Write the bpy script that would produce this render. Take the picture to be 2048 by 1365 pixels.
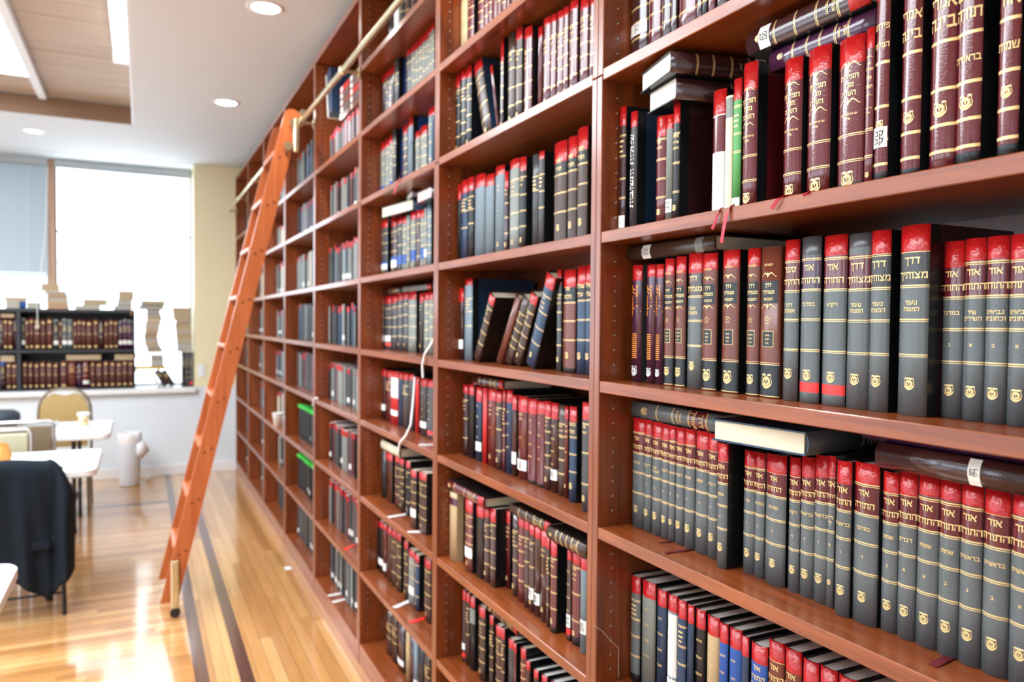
import bpy, math, random
from mathutils import Vector, Matrix
random.seed(7)
for o in list(bpy.data.objects): bpy.data.objects.remove(o)
SC = bpy.context.scene; COL = SC.collection

# ---------------------------------------------------------------- camera
F_PX, YAW, PITCH, ROLL, CY = 1532.0, math.radians(25.856), math.radians(1.655), math.radians(0.477), 7.99
H = 1.5673                       # eye height above the floor
P = 0.8905                       # x of the bookcase front
S0, W = 1.42587, 1.00257         # first upright between bays, bay pitch
CF = Vector((math.sin(YAW)*math.cos(PITCH), math.cos(YAW)*math.cos(PITCH), -math.sin(PITCH)))
_r = Vector((math.cos(YAW), -math.sin(YAW), 0)); _u = _r.cross(CF)
CR = _r*math.cos(ROLL)+_u*math.sin(ROLL); CU = _u*math.cos(ROLL)-_r*math.sin(ROLL)
cam = bpy.data.cameras.new('camera'); camo = bpy.data.objects.new('camera', cam); COL.objects.link(camo)
camo.matrix_world = Matrix(((CR.x, CU.x, -CF.x, 0), (CR.y, CU.y, -CF.y, 0), (CR.z, CU.z, -CF.z, H), (0, 0, 0, 1)))
cam.sensor_width = 36; cam.lens = F_PX*36/2048; cam.shift_y = CY/2048; cam.clip_start = .02; cam.clip_end = 200
cam.dof.use_dof = True; cam.dof.focus_distance = 1.2; cam.dof.aperture_fstop = 4.0
SC.camera = camo

# ---------------------------------------------------------------- world, exposure
w = bpy.data.worlds.new('daylight'); SC.world = w; w.use_nodes = True
wb = w.node_tree.nodes['Background']; wb.inputs[0].default_value = (0.82, 0.94, 1.06, 1); wb.inputs[1].default_value = 3.4
SC.view_settings.view_transform = 'Standard'; SC.view_settings.look = 'None'
SC.view_settings.exposure = 0.42; SC.view_settings.gamma = 1.0; SC.view_settings.use_curve_mapping = False
SC.cycles.max_bounces = 8; SC.cycles.diffuse_bounces = 4; SC.cycles.glossy_bounces = 4
SC.cycles.sample_clamp_indirect = 6.0; SC.cycles.caustics_reflective = False; SC.cycles.caustics_refractive = False

def portal(name, loc, size, rot):
    l = bpy.data.lights.new(name, 'AREA'); l.shape = 'RECTANGLE'; l.size, l.size_y = size
    l.cycles.is_portal = True
    o = bpy.data.objects.new(name, l); COL.objects.link(o); o.location = loc; o.rotation_euler = rot
    return o
YW = 8.45            # end wall
XL, YB, ZC = -5.6, -3.2, 3.15
portal('end_window_daylight', (-1.05, YW+.52, 2.0), (3.1, 2.3), (math.radians(-90), 0, 0))
portal('end_window_daylight', (-4.2, YW+.52, 2.0), (2.2, 2.3), (math.radians(-90), 0, 0))  # added unblinded opening, out of view, for glare on the spines
for i, y in enumerate((-1.4, 2.25, 6.0)):
    portal('side_window_daylight', (XL-.28, y, 1.85), (2.2, (2.2, 3.3, 3.6)[i]), (0, math.radians(-90), 0))

# ---------------------------------------------------------------- helpers
def ray(px, py):
    return CF + CR*((px-1024)/F_PX) + CU*((682.5+CY-py)/F_PX)
def on_x(px, py, x): d = ray(px, py); t = x/d.x; return Vector((x, d.y*t, d.z*t+H))
def on_y(px, py, y): d = ray(px, py); t = y/d.y; return Vector((d.x*t, y, d.z*t+H))
def on_z(px, py, z): d = ray(px, py); t = (z-H)/d.z; return Vector((d.x*t, d.y*t, z))

class MB:
    def __init__(s): s.v = []; s.f = []; s.m = []; s.sm = []
    def add(s, v, f, m=0, sm=False):
        b = len(s.v); s.v += [tuple(x) for x in v]
        for q in f: s.f.append([b+i for i in q]); s.m.append(m); s.sm.append(sm)
        return s
    def box(s, x0, x1, y0, y1, z0, z1, m=0, bev=0.0):
        if bev <= 0:
            v = [(x, y, z) for z in (z0, z1) for y in (y0, y1) for x in (x0, x1)]
            return s.add(v, [(0, 2, 3, 1), (4, 5, 7, 6), (0, 1, 5, 4), (2, 6, 7, 3), (0, 4, 6, 2), (1, 3, 7, 5)], m)
        # chamfered box
        b = min(bev, (x1-x0)/2.01, (y1-y0)/2.01, (z1-z0)/2.01)
        v = []
        idx = {}
        for ax in range(3):
            for sx in (0, 1):
                for sy in (0, 1):
                    for sz in (0, 1):
                        c = [(x0+b, x1-b)[sx], (y0+b, y1-b)[sy], (z0+b, z1-b)[sz]]
                        c[ax] = ((x0, x1)[sx], (y0, y1)[sy], (z0, z1)[sz])[ax]
                        idx[(ax, sx, sy, sz)] = len(v); v.append(tuple(c))
        f = []
        I = lambda a, x, y, z: idx[(a, x, y, z)]
        for t in (0, 1):
            q = [I(0, t, 0, 0), I(0, t, 1, 0), I(0, t, 1, 1), I(0, t, 0, 1)]; f.append(q if t else q[::-1])
            q = [I(1, 0, t, 0), I(1, 0, t, 1), I(1, 1, t, 1), I(1, 1, t, 0)]; f.append(q if t else q[::-1])
            q = [I(2, 0, 0, t), I(2, 1, 0, t), I(2, 1, 1, t), I(2, 0, 1, t)]; f.append(q if t else q[::-1])
        for a in (0, 1):
            for c in (0, 1):
                q = [I(0, a, c, 0), I(0, a, c, 1), I(1, a, c, 1), I(1, a, c, 0)]; f.append(q)
                q = [I(0, a, 0, c), I(0, a, 1, c), I(2, a, 1, c), I(2, a, 0, c)]; f.append(q)
                q = [I(1, 0, a, c), I(1, 1, a, c), I(2, 1, a, c), I(2, 0, a, c)]; f.append(q)
        for a in (0, 1):
            for c in (0, 1):
                for d in (0, 1): f.append([I(0, a, c, d), I(1, a, c, d), I(2, a, c, d)])
        return s.add(v, f, m)
    def tube(s, pts, r, n=10, m=0, caps=True, r2=None):
        pts = [Vector(p) for p in pts]; rings = []; k = len(pts)
        prev = None
        for i, p in enumerate(pts):
            d = (pts[min(i+1, k-1)]-pts[max(i-1, 0)]).normalized()
            if prev is None:
                a = Vector((0, 0, 1)) if abs(d.z) < .9 else Vector((1, 0, 0))
                u = d.cross(a).normalized()
            else: u = (prev-d*prev.dot(d)).normalized()
            prev = u; v2 = d.cross(u)
            rr = r if r2 is None else r+(r2-r)*i/(k-1)
            rings.append([p+u*rr*math.cos(2*math.pi*j/n)+v2*rr*math.sin(2*math.pi*j/n) for j in range(n)])
        v = [q for R in rings for q in R]; f = []
        for i in range(k-1):
            for j in range(n):
                a = i*n+j; b = i*n+(j+1) % n; f.append((a, b, b+n, a+n))
        s.add(v, f, m, True)
        if caps:
            s.add(rings[0], [tuple(range(n))[::-1]], m); s.add(rings[-1], [tuple(range(n))], m)
        return s
    def lathe(s, prof, c, n=24, m=0):
        v = []; f = []
        for (r, z) in prof:
            for j in range(n): v.append((c[0]+r*math.cos(2*math.pi*j/n), c[1]+r*math.sin(2*math.pi*j/n), c[2]+z))
        for i in range(len(prof)-1):
            for j in range(n):
                a = i*n+j; b = i*n+(j+1) % n; f.append((a, b, b+n, a+n))
        return s.add(v, f, m, True)
    def prism(s, poly, axis, a, b, m=0):
        # poly: 2-D outline, extruded along axis from a to b
        def P3(u, v, t): return {'x': (t, u, v), 'y': (u, t, v), 'z': (u, v, t)}[axis]
        n = len(poly); v = [P3(u, q, a) for u, q in poly]+[P3(u, q, b) for u, q in poly]
        f = [tuple(range(n))[::-1], tuple(range(n, 2*n))]+[(i, (i+1) % n, (i+1) % n+n, i+n) for i in range(n)]
        return s.add(v, f, m)
    def build(s, name, mats, parent=None, M=None):
        me = bpy.data.meshes.new(name); me.from_pydata(s.v, [], s.f)
        for mt in (mats if isinstance(mats, (list, tuple)) else [mats]): me.materials.append(mt)
        me.polygons.foreach_set('material_index', s.m); me.polygons.foreach_set('use_smooth', s.sm); me.update()
        o = bpy.data.objects.new(name, me); COL.objects.link(o)
        if parent is not None:
            o.parent = parent
        if M is not None: o.matrix_local = M
        return o
def tag(o, label=None, cat=None, group=None, kind=None):
    for k, v in (('label', label), ('category', cat), ('group', group), ('kind', kind)):
        if v: o[k] = v
    return o
def thing(name, label, cat, M=None, group=None):
    o = bpy.data.objects.new(name, None); COL.objects.link(o); o.empty_display_size = .05
    if M is not None: o.matrix_world = M if isinstance(M, Matrix) else Matrix.Translation(M)
    return tag(o, label, cat, group)
def fixn(o):
    import bmesh
    b = bmesh.new(); b.from_mesh(o.data); bmesh.ops.recalc_face_normals(b, faces=b.faces); b.to_mesh(o.data); b.free(); return o

# ---------------------------------------------------------------- materials
def mat(name, col, rough=.5, metal=0, spec=.5, coat=0, bump=None, emit=None, var=0, trans=0, vscale=40):
    m = bpy.data.materials.new(name); m.use_nodes = True; nt = m.node_tree; b = nt.nodes['Principled BSDF']
    b.inputs['Base Color'].default_value = (*col, 1); b.inputs['Roughness'].default_value = rough
    b.inputs['Metallic'].default_value = metal; b.inputs['Specular IOR Level'].default_value = spec
    b.inputs['Coat Weight'].default_value = coat; b.inputs['Coat Roughness'].default_value = .12
    if emit: b.inputs['Emission Color'].default_value = (*emit[0], 1); b.inputs['Emission Strength'].default_value = emit[1]
    if bump or var:
        tc = nt.nodes.new('ShaderNodeTexCoord')
        if bump:
            n = nt.nodes.new('ShaderNodeTexNoise'); n.inputs['Scale'].default_value = bump[0]; n.inputs['Detail'].default_value = 3
            bp = nt.nodes.new('ShaderNodeBump'); bp.inputs['Strength'].default_value = bump[1]; bp.inputs['Distance'].default_value = bump[2]
            nt.links.new(tc.outputs['Object'], n.inputs['Vector']); nt.links.new(n.outputs['Fac'], bp.inputs['Height']); nt.links.new(bp.outputs['Normal'], b.inputs['Normal'])
        if var:
            n2 = nt.nodes.new('ShaderNodeTexNoise'); n2.inputs['Scale'].default_value = vscale; n2.inputs['Detail'].default_value = 6; n2.inputs['Roughness'].default_value = .7
            mx = nt.nodes.new('ShaderNodeMix'); mx.data_type = 'RGBA'
            mx.inputs[6].default_value = (*[c*(1-var) for c in col], 1); mx.inputs[7].default_value = (*[min(1, c*(1+var)) for c in col], 1)
            nt.links.new(tc.outputs['Object'], n2.inputs['Vector']); nt.links.new(n2.outputs['Fac'], mx.inputs[0]); nt.links.new(mx.outputs[2], b.inputs['Base Color'])
    return m
def wood(name, c1, c2, grain, rough=.3, coat=.3, sc=1.0, coatr=.18):
    m = bpy.data.materials.new(name); m.use_nodes = True; nt = m.node_tree; b = nt.nodes['Principled BSDF']
    tc = nt.nodes.new('ShaderNodeTexCoord'); mp = nt.nodes.new('ShaderNodeMapping')
    s = [26*sc, 26*sc, 26*sc]; s['xyz'.index(grain)] = 1.4*sc; mp.inputs['Scale'].default_value = s
    n = nt.nodes.new('ShaderNodeTexNoise'); n.inputs['Scale'].default_value = 2.2; n.inputs['Detail'].default_value = 8; n.inputs['Roughness'].default_value = .62; n.inputs['Distortion'].default_value = .4
    cr = nt.nodes.new('ShaderNodeValToRGB'); cr.color_ramp.elements[0].position = .3; cr.color_ramp.elements[1].position = .72
    cr.color_ramp.elements[0].color = (*c1, 1); cr.color_ramp.elements[1].color = (*c2, 1)
    nt.links.new(tc.outputs['Object'], mp.inputs[0]); nt.links.new(mp.outputs[0], n.inputs['Vector']); nt.links.new(n.outputs['Fac'], cr.inputs[0]); nt.links.new(cr.outputs[0], b.inputs['Base Color'])
    b.inputs['Roughness'].default_value = rough; b.inputs['Coat Weight'].default_value = coat; b.inputs['Coat Roughness'].default_value = coatr
    return m
M = {}
M['wood_h'] = wood('cherry_wood_shelf', (.150, .030, .006), (.36, .088, .019), 'y', .34, .6, 1.0, .2)
M['wood_v'] = wood('cherry_wood_upright', (.125, .024, .005), (.31, .073, .016), 'z', .34, .6, 1.0, .2)
M['wood_back'] = wood('cherry_wood_back', (.10, .022, .008), (.18, .045, .018), 'z')
M['ladder'] = wood('ladder_wood', (.40, .092, .022), (.58, .165, .050), 'z', .35, .2, .7)
M['hole'] = mat('peg_hole_rim_glint', (.75, .66, .58), .35)
M['seam'] = mat('dark_seam', (.02, .008, .004), .8)
BC = dict(k=(.010, .012, .014), m=(.11, .009, .014), g=(.105, .122, .128), n=(.145, .036, .020), b=(.018, .045, .095), B=(.020, .085, .33), d=(.040, .012, .014),
          t=(.48, .36, .20), c=(.66, .58, .43), w=(.74, .73, .69), G=(.07, .30, .075), r=(.50, .012, .012), p=(.060, .014, .045), s=(.20, .22, .20), l=(.17, .23, .27), o=(.055, .030, .020), v=(.105, .032, .024), y=(.62, .42, .05), K=(.055, .058, .062))
BM = {}
for k, c in BC.items():
    gl = k in 'mdp'
    BM[k] = mat('book_cloth_'+dict(k='black', m='maroon', g='grey', n='brown', b='navy', B='blue', d='oxblood', t='tan', c='cream', w='white', G='green', r='scarlet', p='plum', s='sage', l='slate', o='umber', y='yellow', v='dull_maroon', K='charcoal')[k],
                c, .13 if gl else (.25 if k in 'kgnobK' else .45), spec=.45, coat=.7 if gl else 0, bump=(300, .22, .0014) if gl else (500, .25, .0008), var=.22 if k in 'gsl' else .1, vscale=220 if k == 'g' else 60)
BM['red'] = mat('red_spine_tape', (.43, .009, .010), .2, bump=(130, .5, .003))
BM['gold'] = mat('gold_stamping', (.86, .62, .27), .32, metal=.25)
BM['white'] = mat('white_stamping', (.82, .82, .80), .5)
BM['orange'] = mat('orange_stamping', (.85, .30, .03), .4)
BM['stk'] = mat('paper_sticker', (.80, .79, .74), .5)
BM['ink'] = mat('black_ink', (.02, .02, .02), .6)
BM['tape'] = mat('red_paper_tape', (.85, .035, .03), .4)
BM['page'] = mat('page_edges', (.70, .62, .47), .85, bump=(900, .4, .001), var=.12, vscale=300)
BM['pagew'] = mat('white_page_edges', (.74, .72, .66), .85, var=.1, vscale=300)
BM['neon'] = mat('green_tape', (.06, .60, .08), .5)
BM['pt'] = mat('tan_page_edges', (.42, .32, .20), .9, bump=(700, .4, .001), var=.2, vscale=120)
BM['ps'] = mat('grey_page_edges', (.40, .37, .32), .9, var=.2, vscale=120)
BM['pink'] = mat('pink_marker', (.85, .06, .30), .5)
BM['pk'] = mat('pinkish_page_edges', (.72, .48, .48), .8, var=.2, vscale=80)
M['ribbon'] = mat('red_ribbon', (.42, .012, .03), .45)
M['ribbon_dark'] = mat('dark_ribbon', (.13, .012, .018), .5)
M['white_paint'] = mat('white_paint', (.80, .81, .82), .45)
M['cream_wall'] = mat('cream_wall_paint', (.80, .71, .46), .6, var=.03, vscale=3)
M['wall_white'] = mat('white_wall_paint', (.72, .79, .84), .6)
M['ceiling'] = mat('ceiling_paint', (.71, .755, .785), .7)
M['brass'] = mat('brass', (.72, .62, .40), .22, metal=.85)
M['black_metal'] = mat('black_metal', (.015, .015, .017), .4)
M['silver'] = mat('silver_tube', (.75, .75, .76), .25, metal=.9)
M['black_shelf'] = mat('black_shelf_board', (.020, .024, .030), .45)
M['table_white'] = mat('white_plastic', (.84, .85, .86), .4)
M['tan_vinyl'] = mat('tan_vinyl', (.40, .27, .10), .55, var=.1)
M['olive_vinyl'] = mat('olive_vinyl', (.42, .40, .27), .5, var=.08)
M['brown_vinyl'] = mat('brown_vinyl', (.20, .15, .09), .5, var=.1)
M['jacket'] = mat('navy_wool', (.008, .013, .021), .9, spec=.2, bump=(400, .4, .001), var=.2)
M['felt'] = mat('black_felt', (.020, .028, .042), .7)
M['plastic_bin'] = mat('bin_plastic', (.72, .77, .84), .45)
M['bag'] = mat('white_bag', (.82, .81, .82), .5)
M['paper'] = mat('paper', (.80, .80, .78), .7)
M['kraft'] = mat('kraft_paper', (.55, .24, .05), .7, var=.25, vscale=25)
M['cup'] = mat('cup_paper', (.78, .62, .36), .6, var=.15, vscale=30)
M['cup_white'] = mat('cup_rim', (.86, .85, .82), .5)
M['print'] = mat('cup_print', (.50, .16, .08), .6)
M['plank'] = wood('ceiling_plank', (.40, .30, .22), (.54, .42, .32), 'x', .6, 0, .5)
M['fascia'] = wood('coffer_fascia', (.20, .115, .065), (.27, .155, .09), 'x', .6, 0, .5)
M['post'] = wood('window_post', (.42, .24, .15), (.54, .33, .22), 'z', .5, 0, .5)
M['frame_dark'] = mat('window_bar', (.05, .055, .06), .5)
M['frame_grey'] = mat('blind_rail', (.42, .47, .50), .5)
M['blind'] = mat('blind_slat', (.62, .70, .75), .5)
M['lamp'] = mat('lamp_glow', (1, 1, 1), .5, emit=((1, .98, .95), 30))
M['lamp_warm'] = mat('warm_lamp_glow', (1, .9, .7), .5, emit=((1, .80, .45), 5))
M['panel_glow'] = mat('panel_glow', (1, 1, 1), .5, emit=((.88, .96, 1.04), 8.5))
M['tube_glow'] = mat('tube_glow', (1, 1, 1), .5, emit=((.90, .97, 1), 3))
M['trim_white'] = mat('fixture_white', (.80, .84, .87), .4)
g = bpy.data.materials.new('glass'); g.use_nodes = True; nt = g.node_tree; nt.nodes.clear()
_o = nt.nodes.new('ShaderNodeOutputMaterial'); _m = nt.nodes.new('ShaderNodeMixShader'); _t = nt.nodes.new('ShaderNodeBsdfTransparent'); _g = nt.nodes.new('ShaderNodeBsdfGlossy'); _g.inputs['Roughness'].default_value = .02
_m.inputs[0].default_value = .06; nt.links.new(_t.outputs[0], _m.inputs[1]); nt.links.new(_g.outputs[0], _m.inputs[2]); nt.links.new(_m.outputs[0], _o.inputs[0]); M['glass'] = g

def floor_mat():
    m = bpy.data.materials.new('polished_floorboards'); m.use_nodes = True; nt = m.node_tree; b = nt.nodes['Principled BSDF']; N = nt.nodes.new; L = nt.links.new
    tc = N('ShaderNodeTexCoord'); sx = N('ShaderNodeSeparateXYZ'); L(tc.outputs['Object'], sx.inputs[0])
    def math_(op, a, b2=None):
        n = N('ShaderNodeMath'); n.operation = op
        for i, v in enumerate((a, b2)):
            if v is None: continue
            if isinstance(v, (int, float)): n.inputs[i].default_value = v
            else: L(v, n.inputs[i])
        return n.outputs[0]
    # border zone runs along the bookcase (x > .20) and along the end wall (y > 7.15); field boards run across the room
    border = math_('GREATER_THAN', sx.outputs[0], .20)
    def board(along, across, width, length, seed):
        i = math_('FLOOR', math_('DIVIDE', across, width))
        r = N('ShaderNodeTexWhiteNoise'); r.noise_dimensions = '1D'; L(math_('ADD', i, seed), r.inputs['W'])
        j = math_('FLOOR', math_('DIVIDE', math_('ADD', along, math_('MULTIPLY', r.outputs['Value'], 5.0)), length))
        r2 = N('ShaderNodeTexWhiteNoise'); r2.noise_dimensions = '2D'; c = N('ShaderNodeCombineXYZ'); L(i, c.inputs[0]); L(math_('ADD', j, seed), c.inputs[1]); L(c.outputs[0], r2.inputs['Vector'])
        fr = math_('FRACT', math_('DIVIDE', across, width)); gap = math_('LESS_THAN', math_('ABSOLUTE', math_('SUBTRACT', fr, .5)), .482)
        return r2.outputs['Value'], gap
    va, ga = board(sx.outputs[1], sx.outputs[0], .0575, 1.3, 3.3); vb, gb = board(sx.outputs[0], sx.outputs[1], .0575, 1.1, 9.1)
    def mixf(f, a, b2):
        n = N('ShaderNodeMix'); n.data_type = 'FLOAT'; L(f, n.inputs[0]); L(a, n.inputs[2]); L(b2, n.inputs[3]); return n.outputs[0]
    v = mixf(border, vb, va); gap = mixf(border, gb, ga)
    mp1 = N('ShaderNodeMapping'); mp1.inputs['Scale'].default_value = (22, 1.6, 1); mp2 = N('ShaderNodeMapping'); mp2.inputs['Scale'].default_value = (1.6, 22, 1)
    L(tc.outputs['Object'], mp1.inputs[0]); L(tc.outputs['Object'], mp2.inputs[0])
    mv = N('ShaderNodeMix'); mv.data_type = 'VECTOR'; L(border, mv.inputs[0]); L(mp2.outputs[0], mv.inputs[4]); L(mp1.outputs[0], mv.inputs[5])
    ns = N('ShaderNodeTexNoise'); ns.inputs['Scale'].default_value = 2.0; ns.inputs['Detail'].default_value = 7; ns.inputs['Distortion'].default_value = .6; L(mv.outputs[1], ns.inputs['Vector'])
    tot = math_('ADD', math_('MULTIPLY', v, .65), math_('MULTIPLY', ns.outputs['Fac'], .45))
    cr = N('ShaderNodeValToRGB'); e = cr.color_ramp.elements; e[0].position = .12; e[0].color = (.36, .15, .042, 1); e[1].position = .95; e[1].color = (.70, .42, .17, 1)
    x = e.new(.55); x.color = (.58, .29, .092, 1); L(tot, cr.inputs[0])
    # two dark inlay strips along the bookcase and one across near the end wall
    def strip(v, a, b2): return math_('MULTIPLY', math_('GREATER_THAN', v, a), math_('LESS_THAN', v, b2))
    s = math_('MAXIMUM', strip(sx.outputs[0], .205, .262), strip(sx.outputs[0], .383, .441))
    s2 = math_('MULTIPLY', strip(sx.outputs[1], 7.15, 7.24), math_('LESS_THAN', sx.outputs[0], .262))
    s = math_('MAXIMUM', s, s2)
    mc = N('ShaderNodeMix'); mc.data_type = 'RGBA'; L(s, mc.inputs[0]); L(cr.outputs[0], mc.inputs[6]); mc.inputs[7].default_value = (.085, .028, .024, 1)
    mg = N('ShaderNodeMix'); mg.data_type = 'RGBA'; L(gap, mg.inputs[0]); mg.inputs[6].default_value = (.16, .06, .02, 1); L(mc.outputs[2], mg.inputs[7]); L(mg.outputs[2], b.inputs['Base Color'])
    b.inputs['Roughness'].default_value = .30; b.inputs['Coat Weight'].default_value = 1; b.inputs['Coat IOR'].default_value = 1.65; b.inputs['Coat Roughness'].default_value = .10
    bp = N('ShaderNodeBump'); bp.inputs['Strength'].default_value = .12; bp.inputs['Distance'].default_value = .004
    n3 = N('ShaderNodeTexNoise'); n3.inputs['Scale'].default_value = 1.2; n3.inputs['Detail'].default_value = 2; L(mv.outputs[1], n3.inputs['Vector']); L(n3.outputs['Fac'], bp.inputs['Height']); L(bp.outputs[0], b.inputs['Coat Normal'])
    return m
M['floor'] = floor_mat()
#@@ROOM
# ---------------------------------------------------------------- room shell
def struct(name, mb, mats, parent=None):
    o = mb.build(name, mats, parent)
    if parent is None: o['kind'] = 'structure'
    return fixn(o)
XR = P+.345
struct('floor', MB().box(XL, XR+.1, YB, YW+.5, -.08, 0), M['floor'])
CX0, CX1, CY0, CY1 = -2.9, -.045, -.4, 7.0      # coffer opening
mb = MB()
mb.box(CX1, XR+.1, YB, YW+.5, ZC, ZC+.3); mb.box(XL, CX0, YB, YW+.5, ZC, ZC+.3)
mb.box(CX0, CX1, CY1, YW+.5, ZC, ZC+.3); mb.box(CX0, CX1, YB, CY0, ZC, ZC+.3)
struct('ceiling', mb, M['ceiling'])
struct('trim_1', MB().box(CX0, CX1, CY1-.012, CY1, ZC, ZC+.145), M['fascia'])
struct('trim_2', MB().box(CX1-.012, CX1, CY0, CY1-.012, ZC, ZC+.15), M['white_paint'])
mb = MB()                                          # coffer boards
y = CY0; wd = .665
ys = [5.14-wd*i for i in range(9)][::-1]+[5.14+wd*.5*0+wd*i for i in range(1, 5)]
edges = sorted({CY0, CY1-.012} | {q for q in ys if CY0 < q < CY1-.1})
for a, b in zip(edges[:-1], edges[1:]):
    mb.box(CX0, CX1-.012, a+.003, b-.003, ZC+.15, ZC+.18, bev=.004)
mb.box(CX0, CX1, CY0, CY1, ZC+.182, ZC+.2)
struct('ceiling_planks', mb, M['plank'])
# walls
WX0, WX1, WZ0, WZ1 = -2.6, on_y(388, 500, YW).x, .885, 3.146
struct('wall_right', MB().box(XR, XR+.1, YB, YW, 0, ZC), M['cream_wall'])
mb = MB().box(WX1, XR+.1, YW, YW+.5, WZ0, ZC)
struct('wall_end', mb, M['cream_wall'])
mb = MB().box(WX0, XR+.1, YW, YW+.5, 0, WZ0-.05); mb.box(WX1, XR+.1, YW, YW+.5, WZ0-.05, WZ0); mb.box(-3.1, WX0, YW, YW+.5, 0, ZC); mb.box(XL, -5.3, YW, YW+.5, 0, ZC); mb.box(-5.3, -3.1, YW, YW+.5, 0, .885); mb.box(XL, WX1, YW, YW+.5, WZ1, ZC)
struct('wall_end_lower', mb, M['wall_white'])
mb = MB(); yy = [YB, -2.5, -.3, .6, 3.9, 4.2, 7.8, YW]
for i in range(0, 8, 2): mb.box(XL-.25, XL, yy[i], yy[i+1], 0, ZC)
for i in (1, 3, 5): mb.box(XL-.25, XL, yy[i], yy[i+1], 0, .75); mb.box(XL-.25, XL, yy[i], yy[i+1], 2.95, ZC)
struct('wall_left', mb, M['wall_white'])
struct('wall_back', MB().box(XL, XR, YB-.1, YB, 0, ZC), M['wall_white'])
struct('baseboard_end', MB().box(WX0-1, XR-.36+.02, YW-.016, YW, 0, .105, bev=.004), M['white_paint'])
struct('trim_3', MB().box(WX0, WX1+.012, YW-.07, YW+.46, WZ0-.05, WZ0, bev=.006), M['white_paint'])     # window sill
# end windows
GY = YW+.40
px_ = lambda px, py=450: on_y(px, py, GY).x
for i in range(2):
    x0, x1 = ((WX0+.03, px_(96)), (px_(111), px_(381)))[i]
    wn = thing('window_%d' % (i+1), None, None, (0, 0, 0)); wn['kind'] = 'structure'
    mb = MB()
    for z in ((2.44, 2.13) if i else (2.44,)): mb.box(x0, x1, GY-.012, GY+.012, z-(.010 if z > 2.3 else .004), z+(.010 if z > 2.3 else .004))
    mb.box(x0, x1, GY-.012, GY+.012, 1.245, 1.256)
    mb.box(x0, x0+.012, GY-.015, GY+.015, WZ0, WZ1); mb.box(x1-.012, x1, GY-.015, GY+.015, WZ0, WZ1)
    mb.box(x0, x1, GY-.015, GY+.015, WZ1-.03, WZ1); mb.box(x0, x1, GY-.015, GY+.015, WZ0, WZ0+.02)
    fixn(mb.build('window_frame', M['frame_dark'], wn))
    MB().box(x0+.012, x1-.012, GY-.002, GY+.002, WZ0+.02, WZ1-.03).build('pane', M['glass'], wn)
struct('trim_4', MB().box(px_(96), px_(111), GY-.05, GY+.03, WZ0, WZ1, bev=.005), M['post'])
struct('trim_5', MB().box(px_(381), WX1, GY-.03, GY+.03, WZ0, WZ1), M['white_paint'])
# side windows (light sources of the room, out of the photo)
for i, (a, b) in enumerate(((-2.5, -.3), (.6, 3.9), (4.2, 7.8))):
    mb = MB(); mb.box(XL-.16, XL-.12, a, a+.05, .75, 2.95); mb.box(XL-.16, XL-.12, b-.05, b, .75, 2.95); mb.box(XL-.16, XL-.12, (a+b)/2-.025, (a+b)/2+.025, .75, 2.95)
    mb.box(XL-.16, XL-.12, a, b, .75, .80); mb.box(XL-.16, XL-.12, a, b, 2.9, 2.95); mb.box(XL-.16, XL-.12, a, b, 1.83, 1.87)
    struct('window_%d' % (i+3), mb, M['white_paint'])

# blind of the left window
bl = thing('window_blind', 'pale blue slatted blind half lowered over the window behind the black bookcase', 'window blind', (0, GY-.10, 0))
bm_ = bpy.data.materials.new('blind_slat_translucent'); bm_.use_nodes = True; nt = bm_.node_tree; b_ = nt.nodes['Principled BSDF']
b_.inputs['Base Color'].default_value = (.52, .58, .62, 1); b_.inputs['Roughness'].default_value = .5
tl = nt.nodes.new('ShaderNodeBsdfTranslucent'); tl.inputs[0].default_value = (.62, .70, .74, 1); mxs = nt.nodes.new('ShaderNodeMixShader'); mxs.inputs[0].default_value = .07
nt.links.new(b_.outputs[0], mxs.inputs[1]); nt.links.new(tl.outputs[0], mxs.inputs[2]); nt.links.new(mxs.outputs[0], nt.nodes['Material Output'].inputs[0])
bx1 = on_y(95, 450, GY-.1).x; zb = on_y(60, 552, GY-.1).z
mb = MB(); z = 3.06
while z > zb+.03:
    mb.prism([(-.008, z-.014), (-.0075, z-.0145), (.008, z+.0135), (.0075, z+.014)], 'x', WX0+.06, bx1); z -= .0215
fixn(mb.build('blind_slats', bm_, bl))
MB().box(WX0+.06, bx1, -.02, .02, 3.07, 3.14, bev=.004).build('head_rail', M['frame_grey'], bl)
MB().box(WX0+.06, bx1, -.014, .014, zb, zb+.025, bev=.004).build('bottom_rail', M['frame_grey'], bl)
cx = on_y(56, 450, GY-.14).x
mb = MB()
for k in range(40): mb.lathe([(0, -.006), (.005, -.003), (.005, .003), (0, .006)], (cx, -.035, 3.05-k*.028), 6)
mb.build('bead_chain', M['trim_white'], bl)
a = on_y(95, 330, GY-.13); b2 = on_y(75, 650, YW-.02)
mb = MB().tube([(a.x, -.03, 3.05), (a.x-.02, -.06, 2.4), (b2.x, YW-.02-GY+.10, 1.75), (b2.x, YW-.02-GY+.10, b2.z)], .0035, 6)
pc = mb.build('pull_cord', M['trim_white'], bl)
MB().lathe([(0, -.022), (.016, -.016), (.022, 0), (.016, .016), (0, .022)], (b2.x, YW-.02-GY+.10, b2.z-.02), 12).build('cord_knob', BM['c'], pc)
rl = thing('blind_head_rail', 'grey rolled blind rail along the top of the bare end window', 'blind', (0, GY-.06, 0))
MB().box(px_(111), px_(381), -.025, .025, 3.075, 3.142, bev=.005).build('rail', M['frame_grey'], rl)
MB().tube([(px_(113), 0, 3.07), (px_(380), 0, 3.065)], .010, 8).build('roller', M['frame_grey'], rl)

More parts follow.
